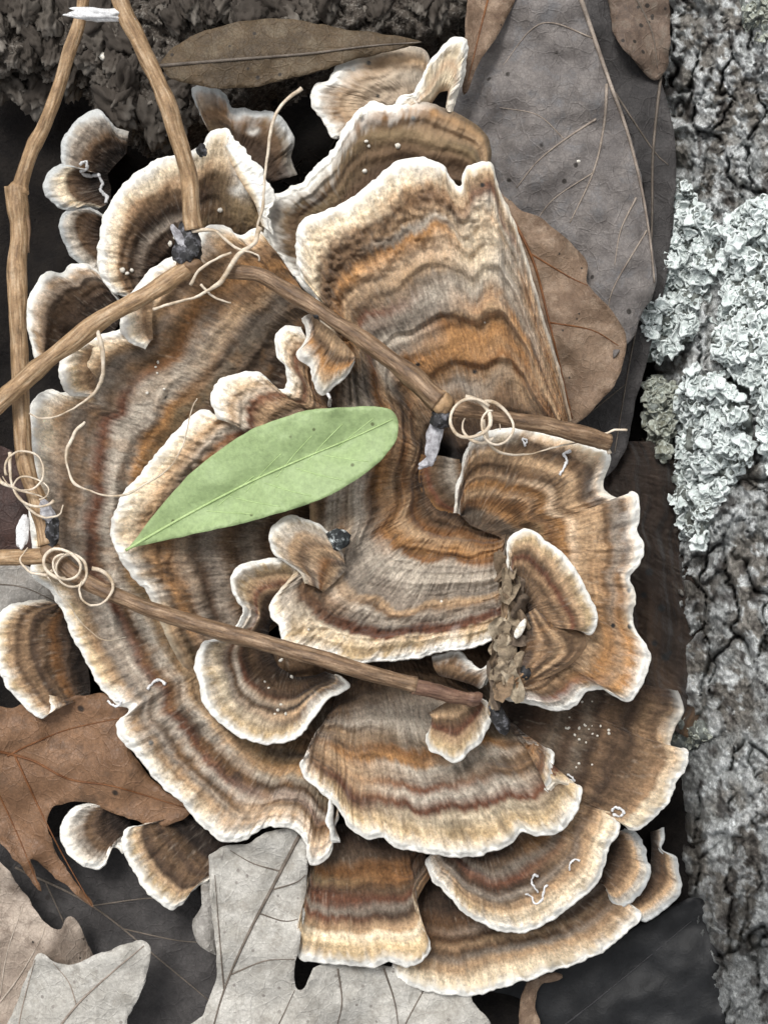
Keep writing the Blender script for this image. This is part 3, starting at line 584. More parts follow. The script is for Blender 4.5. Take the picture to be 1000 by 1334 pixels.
mkcap('T2a', 'uppermost of the three small grey edged caps, in front of the black hollow',
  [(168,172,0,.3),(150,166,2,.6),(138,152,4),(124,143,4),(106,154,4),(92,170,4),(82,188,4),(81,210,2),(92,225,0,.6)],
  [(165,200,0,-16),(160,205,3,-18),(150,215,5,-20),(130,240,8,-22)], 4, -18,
  [(0,'0 L .3 G .45 B .6 D .8 K 1 K')], 147, rim=6.5, ruffle=4, ripple=3, rimcol='S')  # inner bands darkened to paint in the shadow these three caps lie in
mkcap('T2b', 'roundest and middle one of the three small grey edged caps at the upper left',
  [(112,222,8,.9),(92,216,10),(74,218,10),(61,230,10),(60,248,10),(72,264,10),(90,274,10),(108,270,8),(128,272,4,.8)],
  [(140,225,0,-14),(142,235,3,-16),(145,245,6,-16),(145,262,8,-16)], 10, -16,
  [(0,'0 L .25 C .38 B .55 D .8 K 1 K')], 149, rim=6.5, ruffle=3, ripple=3, rimcol='S')  # inner bands carry the same painted shadow
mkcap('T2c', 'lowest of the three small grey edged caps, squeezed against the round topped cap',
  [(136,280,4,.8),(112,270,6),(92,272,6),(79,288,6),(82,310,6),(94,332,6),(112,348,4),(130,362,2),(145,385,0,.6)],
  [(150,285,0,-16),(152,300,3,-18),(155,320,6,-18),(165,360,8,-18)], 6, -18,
  [(0,'0 L .2 L .35 B .55 D .8 K 1 K')], 151, rim=4, ruffle=3, ripple=3, rimcol='S')  # shadow painted into the inner bands here too
mkcap('T3', 'shadowed brown cap with a grey edge behind the crossing of the two vines',
  [(156,392,14,.5),(138,368,14),(122,350,14),(108,344,14),(94,346,14),(82,356,14),(62,354,14),(48,370,14),(38,390,14),(36,415,14),(40,445,12),(50,475,8,.6)],
  [(165,400,0,-6),(160,415,4,-10),(150,430,7,-12),(120,460,9,-10),(90,480,11,-6)], 14, -10,
  [(0,'0 S .12 T .25 G .4 B .55 D .8 K 1 K'),(1,'0 C .15 T .3 B .5 D 1 K')], 157, rim=6.5, ruffle=5, ripple=3)
mkcap('S1', 'brown cap at the left border of the picture above the rust coloured oak leaf',
  [(60,782,6,.3),(36,784,8,.7),(14,790,10),(-2,806,10),(-6,840,10),(2,878,10),(18,905,10),(36,924,10),(54,934,10),(66,922,10,.9),(60,905,6,.3)],
  [(105,790,0,-14),(108,820,3,-18),(112,850,5,-20),(118,890,7,-18),(118,920,10,-10)], 10, -18,
  [(0,'0 C .08 Y .16 T .24 B .34 t .4 D .55 B .65 o .75 D .9 K 1 K')], 163, rim=6.5, ruffle=4, ripple=4, bulge=10)
mkcap('S2', 'small rounded pale edged cap peeping out below the rust brown oak leaf',
  [(124,1048,-12,.8),(104,1050,-10),(88,1062,-10),(80,1080,-10),(86,1104,-10),(102,1122,-10),(124,1132,-10),(138,1124,-10),(138,1108,-12,.8),(150,1102,-14,.8),(160,1112,-14,.8)],
  [(150,1050,0,-28),(165,1060,3,-30),(170,1070,6,-30),(172,1090,10,-28)], -10, -30,
  [(0,'0 C .15 L .28 G .4 B .55 D .8 K 1 K')], 167, rim=7.5, ruffle=3, ripple=3)
mkcap('S3', 'pale edged brown cap between the rust oak leaf and the large whitish oak leaf',
  [(200,1072,-4,.6),(182,1076,-2),(164,1082,0),(159,1100,0),(168,1124,0),(182,1148,0),(200,1168,0),(220,1184,0),(236,1176,0),(248,1160,-2),(270,1146,-4,.7)],
  [(228,1062,0,-22),(250,1064,3,-26),(275,1075,6,-26),(300,1095,8,-24),(300,1120,10,-20)], 0, -24,
  [(0,'0 C .12 Y .24 T .3 D .42 B .5 D .62 B .75 K 1 K')], 173, rim=7.5, ruffle=4, ripple=4)
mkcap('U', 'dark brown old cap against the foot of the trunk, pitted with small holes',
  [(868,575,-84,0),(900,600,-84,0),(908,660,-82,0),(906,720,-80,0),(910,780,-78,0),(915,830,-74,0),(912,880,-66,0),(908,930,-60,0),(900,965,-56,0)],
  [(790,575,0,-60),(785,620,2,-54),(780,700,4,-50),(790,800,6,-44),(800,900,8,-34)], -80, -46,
  [(0,'0 K 1 K'),(.6,'0 K .45 K .6 K 1 K'),(.78,'0 D .25 K .4 K .6 D 1 K'),(.85,'0 D .2 K .4 D .6 K 1 K'),(1,'0 B .3 D .6 K 1 K')], 179, rim=4, ruffle=16, ripple=10, bumps=5, cren=4,  # dark brown taken near black to paint in the shade by the trunk
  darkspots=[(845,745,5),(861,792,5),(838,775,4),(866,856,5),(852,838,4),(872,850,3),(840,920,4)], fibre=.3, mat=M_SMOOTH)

# ------------------------------------------------------------------ leaves
def inside(poly, x, y):
    r = False; n = len(poly)
    for i in range(n):
        x0, y0 = poly[i]; x1, y1 = poly[i-1]
        if (y0 > y) != (y1 > y) and x < (x1-x0)*(y-y0)/(y1-y0)+x0: r = not r
    return r
def leaf(label, outline, zf, mat, veins=(), veinmat=None, name='leaf', cat='leaf', group=None, step=7, wob=1.2, amp=4, seed=1, thick=1.6, tipcurl=0, hump=0, tint=None, rough_edge=True):
    P = np.array(outline+[outline[0]], float)
    D, _ = catmull(P, 14); D = D[:-1]
    seg = np.hypot(*np.diff(np.vstack([D, D[:1]]), axis=0).T); s = np.concatenate([[0], np.cumsum(seg)]); n = int(s[-1]/5)
    sg = np.linspace(0, s[-1], n, endpoint=False); DD = np.vstack([D, D[:1]])
    B = np.stack([np.interp(sg, s, DD[:, i]) for i in (0, 1)], -1)
    B += np.stack([fbm(sg/15, 0*sg, seed, 2), fbm(sg/15+50, 0*sg, seed, 2)], -1)*wob
    poly = [tuple(p) for p in B]
    x0, y0 = B.min(0); x1, y1 = B.max(0); ins = []
    for i, gx in enumerate(np.arange(x0+2, x1, step)):
        for gy in np.arange(y0+2+(i % 2)*step/2, y1, step):
            if inside(poly, gx, gy):
                if np.min((B[:, 0]-gx)**2+(B[:, 1]-gy)**2) > 9: ins.append((gx, gy))
    pts = [Vector(p) for p in poly+ins]
    r = delaunay_2d_cdt(pts, [], [list(range(len(poly)))], 1, 1e-4)
    V = np.array([tuple(p) for p in r[0]]); T = np.array([f for f in r[2] if len(f) == 3])
    def zz(x, y):
        x = np.asarray(x, float); y = np.asarray(y, float)
        z = zf(x, y)+1.5*amp*fbm(x/55, y/55, seed, 3)+.5*fbm(x/12, y/12, seed+1, 2)
        db = np.sqrt(np.min((x[..., None]-B[:, 0])**2+(y[..., None]-B[:, 1])**2, -1)); z = z+1.3*amp*np.exp(-db/16)*(.25+fbm(x/38, y/38, seed+4, 2))
        for v in veins:     # lamina puckers down along the veins
            pl = np.array(v[0], float); dd = np.full(np.broadcast(x, y).shape, 1e9)
            for a, b in zip(pl[:-1], pl[1:]):
                ab = b-a; t = np.clip(((x-a[0])*ab[0]+(y-a[1])*ab[1])/(ab@ab), 0, 1)
                dd = np.minimum(dd, np.hypot(x-a[0]-t*ab[0], y-a[1]-t*ab[1]))
            z = z-v[1]*0.9*np.exp(-(dd/12)**2)
        return z
    X, Y = V[:, 0], V[:, 1]; Z = zz(X, Y); Zb = Z-thick
    top = at(X, Y, Z); bot = at(X, Y, Zb); n = len(top)
    a, b_, c = top[T[:, 0]], top[T[:, 1]], top[T[:, 2]]
    flip = np.cross(b_-a, c-a)[:, 2] < 0; T[flip] = T[flip][:, ::-1]
    F = [T, T[:, ::-1]+n]
    ed = {}
    for t in T:
        for i in range(3):
            e = (t[i], t[(i+1) % 3]); ed[e] = 1
    side = []
    for (i, j) in ed:
        if (j, i) not in ed: side += [(j, i, i+n), (j, i+n, j+n)]
    F.append(np.array(side))
    root = empty(name, at(np.array(X.mean()), np.array(Y.mean()), np.array(Zb.min())), label, cat, group)
    mk('blade', np.vstack([top, bot]), np.vstack(F), mat, root)
    vm = veinmat or mat
    mid = root
    for k, v in enumerate(veins):
        pl, _ = catmull(np.array(v[0], float), 10); rr = v[1]; zc = zz(pl[:, 0], pl[:, 1])+rr*0.30
        pts3 = np.column_stack([pl, zc]); m = len(pts3)
        rad = np.linspace(rr, max(rr*0.35, 0.5), m)
        Vt, Ft = tube(pts3, rad, 6)
        ob = mk('midrib' if k == 0 else 'vein', Vt, Ft, vm, mid, origin=np.array(root.location)); mid = ob if k == 0 else mid
    return root, zz
def tube(pts, rad, ns=8, ridge=0.0, seed=1, jitter=0.0):
    """pts in picture units; returns metres"""
    P = at(pts[:, 0], pts[:, 1], pts[:, 2]); n = len(P)
    T = np.gradient(P, axis=0); T /= np.maximum(np.linalg.norm(T, axis=1, keepdims=True), 1e-12)
    up = np.array([0, 0, 1.0]); V = []
    nrm = np.cross(T[0], up)
    if np.linalg.norm(nrm) < 1e-3: nrm = np.array([1.0, 0, 0])
    for i in range(n):
        nrm = nrm-T[i]*(nrm@T[i]); nrm /= max(np.linalg.norm(nrm), 1e-9); bi = np.cross(T[i], nrm)
        a = np.linspace(0, 2*np.pi, ns, endpoint=False)
        r = rad[i]*(1+ridge*vn(a*1.6+seed, np.full(ns, i/14.0), seed)+jitter*vn(i/3.0, seed*1.0, seed))*S
        V.append(P[i]+np.outer(np.cos(a)*r, nrm)+np.outer(np.sin(a)*r, bi))
    V = np.vstack(V+[P[:1], P[-1:]]); F = []; global LAST_UV
    al = np.concatenate([[0], np.cumsum(np.linalg.norm(np.diff(P, axis=0), axis=1))])/S
    aa = np.abs(np.linspace(-1, 1, ns, endpoint=False))*np.pi*float(np.mean(rad))
    LAST_UV = np.vstack([np.column_stack([np.repeat(al, ns), np.tile(aa, n)]), [[0, 0], [al[-1], 0]]])
    for i in range(n-1):
        for j in range(ns):
            k = (j+1) % ns; F += [(i*ns+j, i*ns+k, (i+1)*ns+k), (i*ns+j, (i+1)*ns+k, (i+1)*ns+j)]
    for j in range(ns):
        k = (j+1) % ns; F += [(n*ns, k, j), (n*ns+1, (n-1)*ns+j, (n-1)*ns+k)]
    return V, np.array(F)[:, ::-1]

lv = lambda *c: tuple(float(v) for v in rgb(*c))
ML_GREY = leaf_material('grey_oak_leaf', lv(92, 87, 85), lv(122, 116, 112), c2=lv(106, 105, 106), spots=(0.026, 0.075))
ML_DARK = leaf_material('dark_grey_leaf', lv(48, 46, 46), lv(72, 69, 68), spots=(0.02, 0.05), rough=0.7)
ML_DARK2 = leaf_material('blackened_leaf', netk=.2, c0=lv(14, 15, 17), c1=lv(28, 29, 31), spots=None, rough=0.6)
ML_BROWN = leaf_material('mottled_brown_leaf', lv(98, 78, 62), lv(136, 114, 94), c2=lv(156, 136, 116), spots=(0.05, 0.06), net=0.09)
ML_PINK = leaf_material('pinkish_spotted_leaf', lv(84, 70, 60), lv(122, 104, 90), c2=lv(122, 112, 100), spots=(0.06, 0.17))
ML_OLIVE = leaf_material('olive_brown_leaf', lv(66, 54, 38), lv(92, 76, 56), c2=lv(104, 92, 74), spots=(0.03, 0.06))
ML_RUST = leaf_material('rust_oak_leaf', lv(110, 82, 60), lv(136, 104, 78), c2=lv(96, 74, 57), spots=(0.015, 0.05), rough=0.5)
ML_WHITE = leaf_material('whitish_oak_leaf', lv(158, 154, 146), lv(192, 189, 182), c2=lv(150, 145, 136), spots=(0.05, 0.1), spotcol=(0.22, 0.2, 0.18))
ML_GRAYW = leaf_material('pale_grey_leaf', lv(128, 124, 118), lv(176, 172, 166), c2=lv(140, 134, 126), spots=(0.03, 0.07), spotcol=(0.15, 0.14, 0.12))
ML_TAN = leaf_material('pinkish_tan_leaf', lv(132, 117, 104), lv(178, 164, 150), c2=lv(104, 90, 78), spots=(0.05, 0.07), mott=0.012)
ML_GREEN = leaf_material('fresh_green_leaf', lv(143, 163, 114), lv(149, 169, 120), netk=.25, spots=(0.035, 0.07), rough=0.52, spotcol=(0.10, 0.12, 0.05), net=0.03)
ML_MAROON = leaf_material('maroon_leaf', lv(46, 33, 30), lv(74, 54, 48), spots=None)
MV_PALE = simple('pale_vein', lv(150, 138, 126), lv(190, 178, 164), 0.05, rough=0.6)
MV_GREY = simple('grey_vein', lv(120, 108, 98), lv(160, 148, 136), 0.05, rough=0.6)
MV_DARK = simple('dark_vein', lv(84, 76, 68), lv(120, 110, 100), 0.05, rough=0.6)
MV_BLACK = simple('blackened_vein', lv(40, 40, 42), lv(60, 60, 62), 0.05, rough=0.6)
MV_BRN = simple('brown_vein', lv(96, 60, 36), lv(130, 86, 52), 0.05, rough=0.6)
MV_GRN = simple('green_vein', lv(158, 182, 122), lv(184, 206, 148), 0.05, rough=0.5)
c0 = lambda z, gx=0, gy=0, cx=500, cy=667: (lambda x, y: z+gx*(x-cx)+gy*(y-cy))

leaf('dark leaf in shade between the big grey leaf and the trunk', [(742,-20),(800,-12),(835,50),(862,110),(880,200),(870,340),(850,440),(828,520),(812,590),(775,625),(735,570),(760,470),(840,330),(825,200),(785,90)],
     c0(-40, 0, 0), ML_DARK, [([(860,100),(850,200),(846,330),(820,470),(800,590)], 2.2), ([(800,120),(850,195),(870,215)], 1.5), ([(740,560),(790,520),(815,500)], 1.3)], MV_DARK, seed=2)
leaf('pinkish brown leaf dotted with black at the top beside the trunk', [(788,-20),(862,-20),(872,40),(868,90),(850,105),(825,80),(800,45)], c0(-28), ML_PINK, [([(820,-18),(848,40),(856,90)], 1.6)], MV_DARK, seed=3, amp=8)
leaf('large smooth grey oak leaf filling the top right of the litter', [(662,-22),(752,-22),(770,40),(792,100),(816,165),(835,235),(848,310),(854,372),(832,415),(818,445),(740,500),(650,390),(600,270),(588,140),(622,66)],
     lambda x, y: 8+0.10*(x-720)-0.02*(y-200)-34*np.exp(-((x-(740+0.32*y))/30.0)**2)*0+10*np.sin((x-600)/90), ML_GREY,
     [([(750,-20),(772,45),(794,108),(816,170),(834,240),(846,310),(852,368)], 3.2), ([(790,110),(786,165),(772,225),(742,290)], 2.2), ([(776,155),(735,182),(700,210),(672,245)], 1.6), ([(828,258),(808,300),(800,345)], 1.5), ([(772,50),(720,30),(690,40),(655,85)], 1.2), ([(842,300),(800,372),(790,410)], 1.2), ([(735,182),(700,150),(650,140)], .9), ([(772,225),(720,260),(690,300)], .9)], MV_GREY, seed=4, amp=7)
leaf('narrow brown curled leaf overlapping the upper part of the big grey leaf', [(610,-22),(672,-22),(656,30),(634,66),(618,92),(605,124),(602,80),(606,30)], lambda x, y: 26+0.2*(640-x), ML_BROWN, [([(640,-20),(625,40),(608,110)], 1.5)], MV_BRN, seed=5)
leaf('mottled brown leaf sticking out from under the right of the main cap', [(628,215),(652,250),(680,274),(708,286),(740,314),(764,340),(766,372),(798,408),(815,440),(806,490),(780,524),(752,550),(700,562),(650,480),(620,330)],
     lambda x, y: 30-0.08*(x-740)+6*np.sin(y/50), ML_BROWN, [([(640,240),(690,330),(715,420),(745,545)], 2.5), ([(690,330),(740,360),(765,372)], 1.2), ([(715,420),(770,430),(805,450)], 1.2)], MV_BRN, seed=6, amp=7)
leaf('long olive brown pointed leaf lying across the top over the dark bark', [(206,84),(232,58),(275,38),(330,26),(385,26),(440,36),(495,44),(548,54),(520,64),(470,76),(415,92),(370,104),(320,115),(270,114),(228,104)],
     lambda x, y: 46+0.0*x+9*np.exp(-((y-(84-0.085*(x-210)))/22.0)**2)-0.03*(x-380), ML_OLIVE, [([(206,86),(300,78),(400,70),(480,60),(548,55)], 2.4)], MV_DARK, seed=7, amp=3)
leaf('dark maroon leaf scrap at the left border behind the vine', [(-24,575),(20,590),(46,640),(52,700),(40,735),(-24,740)], c0(-30), ML_MAROON, seed=8)
leaf('grey leaf scrap at the left border under the edge of the large left cap', [(-24,732),(40,738),(80,775),(90,800),(40,806),(-24,812)], c0(-16), ML_GRAYW, [([(-20,760),(30,765),(75,785)], 1.2)], MV_DARK, seed=9)
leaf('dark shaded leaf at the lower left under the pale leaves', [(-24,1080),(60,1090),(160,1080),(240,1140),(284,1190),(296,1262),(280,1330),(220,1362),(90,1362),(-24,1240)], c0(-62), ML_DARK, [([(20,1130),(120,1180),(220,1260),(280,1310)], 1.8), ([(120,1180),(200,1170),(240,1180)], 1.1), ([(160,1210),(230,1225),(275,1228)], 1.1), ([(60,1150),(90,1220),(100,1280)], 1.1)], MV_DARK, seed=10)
leaf('rust brown oak leaf with pointed lobes at the left border', [(-24,922),(40,918),(110,906),(165,905),(190,925),(172,965),(185,1000),(215,1030),(252,1052),(205,1078),(160,1062),(112,1046),(76,1048),(62,1062),(66,1092),(84,1128),(122,1182),(70,1140),(40,1118),(54,1162),(12,1110),(-24,1065)],
     lambda x, y: -2+0.03*(x-100)-0.09*(y-1000)*(y > 1000), ML_RUST, [([(-20,975),(40,990),(90,1015),(150,1025),(240,1052)], 2.0), ([(10,985),(40,970),(90,950),(160,935)], 1.5), ([(20,985),(50,1050),(80,1110),(120,1180)], 1.6), ([(-18,1000),(20,1080),(52,1158)], 1.3)], MV_BRN, seed=11, amp=6, wob=2.2)
leaf('pinkish tan leaf with dark blotches in the bottom left corner', [(-24,1100),(6,1128),(32,1165),(58,1200),(78,1212),(84,1196),(98,1196),(112,1222),(122,1255),(100,1300),(60,1340),(40,1362),(-24,1362)],
     lambda x, y: -26+12*np.exp(-((x-20)/50)**2), ML_TAN, [([(-20,1330),(20,1280),(50,1230),(60,1205)], 1.6), ([(0,1300),(10,1240),(30,1180)], 1.1)], MV_PALE, seed=12, amp=8, wob=2.2)
leaf('whitish lobed oak leaf tip in the bottom left, lying over the tan leaf', [(-6,1364),(18,1316),(38,1262),(50,1240),(70,1250),(96,1258),(128,1243),(158,1230),(184,1226),(196,1240),(190,1270),(180,1300),(165,1330),(168,1364)],
     lambda x, y: -2+0.05*(1290-y)+8*np.sin((x-20)/60), ML_WHITE, [([(60,1362),(100,1310),(145,1268),(188,1232)], 1.8), ([(20,1362),(30,1310),(46,1250)], 1.2), ([(100,1310),(90,1280),(70,1255)], .9)], MV_GREY, seed=13, amp=5, wob=1.8)
leaf('grey curled leaf scrap peeping out left of the whitish oak leaf', [(262,1150),(284,1140),(300,1190),(296,1246),(275,1242),(255,1225),(250,1200),(262,1180)], lambda x, y: -20+14*np.cos((x-268)/14), ML_GRAYW, seed=14, amp=2)
leaf('large whitish oak leaf with a long upright lobe tucked under the caps', [(272,1112),(290,1104),(322,1098),(348,1084),(378,1079),(396,1086),(400,1110),(400,1150),(396,1200),(386,1250),(384,1284),(394,1290),(404,1268),(416,1256),(480,1254),(545,1268),(600,1286),(616,1300),(614,1364),(250,1364),(264,1320),(280,1280),(281,1240),(275,1180)],
     lambda x, y: 14-0.02*(y-1080)-26*sstep(380, 470, x)-0.05*(y-1200)*(y > 1200), ML_WHITE,
     [([(390,1088),(358,1150),(322,1220),(292,1290),(272,1360)], 2.6), ([(352,1160),(385,1150),(398,1140)], 1.2), ([(338,1190),(370,1200),(394,1196)], 1.1), ([(300,1270),(345,1252),(384,1250)], 1.2), ([(365,1135),(330,1125),(300,1108)], 1.1), ([(292,1290),(286,1220),(280,1140)], 1.2), ([(440,1262),(445,1310),(430,1362)], 1.4), ([(500,1262),(515,1310),(520,1362)], 1.4), ([(560,1275),(530,1330),(518,1362)], 1.1), ([(350,1362),(370,1320),(384,1290)], 1.1)], MV_DARK, seed=15, amp=6, wob=1.8)
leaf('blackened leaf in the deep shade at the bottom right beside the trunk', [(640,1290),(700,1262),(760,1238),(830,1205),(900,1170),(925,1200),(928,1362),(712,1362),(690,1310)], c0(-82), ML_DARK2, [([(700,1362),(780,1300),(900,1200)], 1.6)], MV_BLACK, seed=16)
leaf('narrow brown curled leaf stalk at the bottom edge in the dark gap', [(684,1280),(700,1270),(728,1268),(730,1276),(704,1284),(698,1310),(708,1364),(680,1364),(676,1310)], lambda x, y: -62+0*x, ML_BROWN, seed=17, amp=2, step=5)
_, GZ = leaf('smooth fresh green oval leaf lying diagonally on the caps', [(166,716),(184,692),(206,664),(240,625),(286,586),(335,556),(395,536),(450,530),(498,530),(516,542),(516,572),(496,600),(460,628),(415,652),(352,672),(290,688),(225,702),(188,710)],
     lambda x, y: 78+0.14*(x-170)*1.0-7*np.exp(-((y-(716-0.49*(x-166)))/30.0)**2)+10*np.sin((x-166)/112.0), ML_GREEN,
     [([(164,717),(210,690),(260,662),(330,626),(400,595),(460,570),(512,546)], 1.9)]+[([(x0, 716-.485*(x0-166)), (x0+22, 716-.485*(x0-166)-22*q-6), (x0+46, 716-.485*(x0-166)-40*q-14)], .5) for x0, q in ((285, .6), (320, .9), (360, 1.0), (400, .9), (440, .6))]+[([(x0, 716-.485*(x0-166)), (x0+30, 716-.485*(x0-166)+8*q), (x0+60, 716-.485*(x0-166)+14*q)], .5) for x0, q in ((270, .3), (305, .8), (345, 1.2), (385, 1.1), (420, .6))], MV_GRN, name='green_leaf', seed=18, amp=2.5, thick=1.8, wob=.8, step=6)

# ------------------------------------------------------------------ vines
def curl(cx, cy, z, r0, r1, turns, a0, sq=0.7, tilt=0.0, rise=0, n=None, dx=0, dy=0):
    n = n or int(26*abs(turns))+6; t = np.linspace(0, 1, n); a = a0+2*np.pi*turns*t; r = r0+(r1-r0)*t
    x = np.cos(a)*r; y = np.sin(a)*r*sq; c, s = math.cos(tilt), math.sin(tilt)
    return np.column_stack([cx+dx*t+c*x-s*y, cy+dy*t+s*x+c*y, z+rise*t+4*np.sin(a)])
def stem(root, pts, r0, r1, mat, name='stem', ns=12, seed=1, ridge=.12, per=14):
    P, _ = catmull(np.array(pts, float), per); rad = np.linspace(r0, r1, len(P))
    rad *= 1+0.11*fbm(np.arange(len(P))/7, 0*P[:, 0], seed, 3); ends = np.minimum(np.arange(len(P)), np.arange(len(P))[::-1]); rad *= 1+.14*np.exp(-ends/4.0)
    P[:, 0] += 2.2*fbm(np.arange(len(P))/14, 0*P[:, 0], seed, 2); P[:, 1] += 2.2*fbm(np.arange(len(P))/14, 0*P[:, 0]+9, seed, 2)
    V, F = tube(P, rad, ns, ridge, seed); return mk(name, V, F, mat, root, uv=LAST_UV)
def tend(root, P, r0=2.6, r1=1.2, mat=None, seed=1, name='tendril'):
    P = np.asarray(P, float)
    if len(P) < 12: P, _ = catmull(P, 8)
    P = P.copy(); kk = np.arange(len(P)); sd = int(abs(P[0, 0]*7+P[0, 1])) % 50
    P[:, 0] += 2.6*fbm(kk/9+sd, 0.0*kk, 1, 2)+.5*vn(kk/1.5, 0.*kk+sd, 3); P[:, 1] += 2.6*fbm(kk/9+sd, 0.0*kk+7, 2, 2)+.5*vn(kk/1.5, 0.*kk+sd, 5)
    rr = np.linspace(r0*.74, r1*.5, len(P))*(1+.28*fbm(kk/5.0, 0.*kk+sd, 4, 2)); V, F = tube(P, rr, 8, .15, seed); return mk(name, V, F, mat or M_TENDRIL, root, uv=LAST_UV)
def blob(name, root, c, r, mat, seed, rough=.3, sub_=4, rot=0.0, origin=None):
    V, F = ICO[sub_]; x, y, z = V.T
    rough *= .75
    k = 1+rough*np.array([mnoise.noise(Vector(v)*1.5+Vector((seed*3.1, seed, 0))) for v in V])+rough*.4*np.array([mnoise.noise(Vector(v)*4.5+Vector((seed, 5, seed))) for v in V])
    Q = V*k[:, None]*np.array(r); ca, sa = math.cos(rot), math.sin(rot)
    Q = np.column_stack([Q[:, 0]*ca-Q[:, 1]*sa, Q[:, 0]*sa+Q[:, 1]*ca, Q[:, 2]])
    W = at(np.array(c[0]), np.array(c[1]), np.array(c[2]))+Q*S
    return mk(name, W, F, mat, root, origin=origin)
def make_ico():
    import bmesh
    out = {}
    for s_ in (1, 2, 3, 4):
        bm = bmesh.new(); bmesh.ops.create_icosphere(bm, subdivisions=s_, radius=1)
        out[s_] = (np.array([v.co[:] for v in bm.verts]), np.array([[v.index for v in f.verts] for f in bm.faces])); bm.free()
    return out
ICO = make_ico()

v1 = empty('dry_vine', at(np.array(65.), np.array(720.), np.array(60.)), 'dry vine zigzagging down the left border, then across the lower caps to a reddish tip', 'vine', 'dry vines lying over the fungi')
stem(v1, [(112,-30,118),(104,30,114),(84,90,108),(58,160,100),(38,205,94),(24,250,88)], 7.5, 9.5, M_VINE, seed=2)
stem(v1, [(20,246,88),(22,300,86),(24,380,84),(26,460,80),(27,540,80),(34,600,80),(50,655,80),(64,712,84)], 12, 10.5, M_VINE, seed=3)
stem(v1, [(-40,730,70),(10,728,74),(62,724,84)], 10, 10, M_VINE, seed=4)
stem(v1, [(68,722,86),(110,756,92),(180,789,98),(270,817,106),(360,842,114),(450,868,120),(540,893,116)], 9.5, 9.5, M_VINE_D, seed=5)
stem(v1, [(538,892.5,116),(580,903,110),(612,911,104),(624,913,102)], 9.4, 8.0, M_VINE_R, seed=6)
blob('node', v1, (24,248,88), (13,12,11), M_VINE, 3, .25); blob('node', v1, (66,720,86), (14,13,11), M_VINE_D, 4, .3)
stem(v1, [(34,275,86),(39,300,85),(38,330,84)], 4, 1.5, M_VINE_D, 'stem_splinter', 6, 7)
blob('node_sheath', v1, (68,690,88), (9,24,8), M_SHEATH, 5, .4); blob('node_sheath', v1, (62,668,90), (8,16,6), M_SHEATHP, 6, .5, rot=.3)
blob('node_sheath', v1, (30,692,84), (8,22,4), M_SILK, 7, .3, rot=-.15)
# tendril coils at the left node
tend(v1, curl(78,732,100,26,19,1.5,.9,.8,.5,6,dx=10,dy=6), 3.2, 2.4); tend(v1, curl(92,742,98,21,24,1.2,2.2,.95,.9,5,dx=4,dy=2), 3.0, 2.2)
tend(v1, curl(122,766,104,26,20,.85,-1.8,.95,.2,4), 3.0, 1.8)
tend(v1, [(68,742,96),(50,748,92),(36,744,88),(28,730,84),(38,716,86)], 2.8, 2)
tend(v1, curl(45,640,98,30,20,1.1,.2,.7,.3,6,dx=-4,dy=-4), 2.8, 1.6)
tend(v1, curl(30,612,96,22,28,1.0,2.8,1.0,.0,4), 2.6, 1.5)
tend(v1, [(14,590,92),(12,615,94),(20,640,96),(45,668,98),(72,672,98),(84,655,96)], 2.8, 1.6)
tend(v1, [(-10,618,90),(10,632,92),(35,640,94),(55,650,94)], 3.2, 2)
tend(v1, [(110,550,90),(96,570,94),(88,600,96),(100,630,98),(120,642,98),(150,647,98),(185,635,98),(215,615,96),(240,580,90),(253,530,84),(256,520,82)], 2.6, 1.3)
tend(v1, [(60,750,80),(90,790,62),(110,815,56),(140,834,54),(165,832,50)], 1.6, .7)

v2 = empty('dry_vine', at(np.array(245.), np.array(345.), np.array(90.)), 'dry vine forking at a black node above the rosette and ending near the trunk', 'vine', 'dry vines lying over the fungi')
stem(v2, [(140,-40,150),(160,10,148),(184,60,144),(212,122,138),(236,190,130),(248,245,122),(253,300,116)], 10, 10.5, M_VINE, seed=8)
stem(v2, [(246,350,112),(200,378,112),(150,408,112),(100,440,112),(50,478,110),(0,522,106),(-40,560,100)], 10.5, 12, M_VINE, seed=9)
stem(v2, [(296,352,112),(340,362,116),(390,388,122),(440,420,130),(490,456,136),(540,494,142),(574,522,146)], 8.5, 12.5, M_VINE_D, seed=10)
stem(v2, [(590,530,142),(640,543,138),(700,550,132),(750,563,126),(792,575,118)], 9, 10, M_VINE_D, seed=11)
blob('node', v2, (248,346,112), (16,12,11), M_VINE_D, 8, .3); blob('node', v2, (574,524,146), (14,14,12), M_VINE, 9, .25)
blob('node', v2, (300,352,112), (9,9,8), M_VINE_D, 12, .25)
blob('node_sheath', v2, (244,322,116), (17,24,11), M_SHEATH, 10, .5); blob('node_sheath', v2, (232,308,122), (5,16,4), M_SHEATHP, 11, .5, rot=.5)
blob('node_sheath', v2, (574,546,142), (13,12,10), M_SHEATH, 12, .4); blob('node_sheath', v2, (565,572,134), (9,26,5), M_SHEATHP, 13, .5, rot=-.15)
blob('node_sheath', v2, (556,602,118), (12,5,4), M_SHEATHP, 14, .4, rot=.6)
blob('bud', v2, (263,196,140), (6,7,6), M_SHEATH, 15, .5)
blob('bud', v2, (414,411,128), (6,4,4), M_SHEATH, 16, .4)
tend(v2, [(338,296,112),(330,318,118),(312,335,124),(285,370,128),(255,386,128),(222,396,126),(200,404,122)], 4.5, 3.2)
tend(v2, [(250,302,120),(280,300,124),(310,322,124),(335,332,122),(340,340,118)], 3, 2)
tend(v2, [(250,372,120),(262,352,126),(285,338,126),(300,330,124)], 3.4, 2.5)
tend(v2, [(262,372,124),(278,386,122),(300,392,118)], 2.6, 1.5)
tend(v2, [(128,430,116),(136,460,112),(136,490,106),(120,515,100),(90,536,96),(60,543,92),(38,538,88)], 3.6, 2.0)
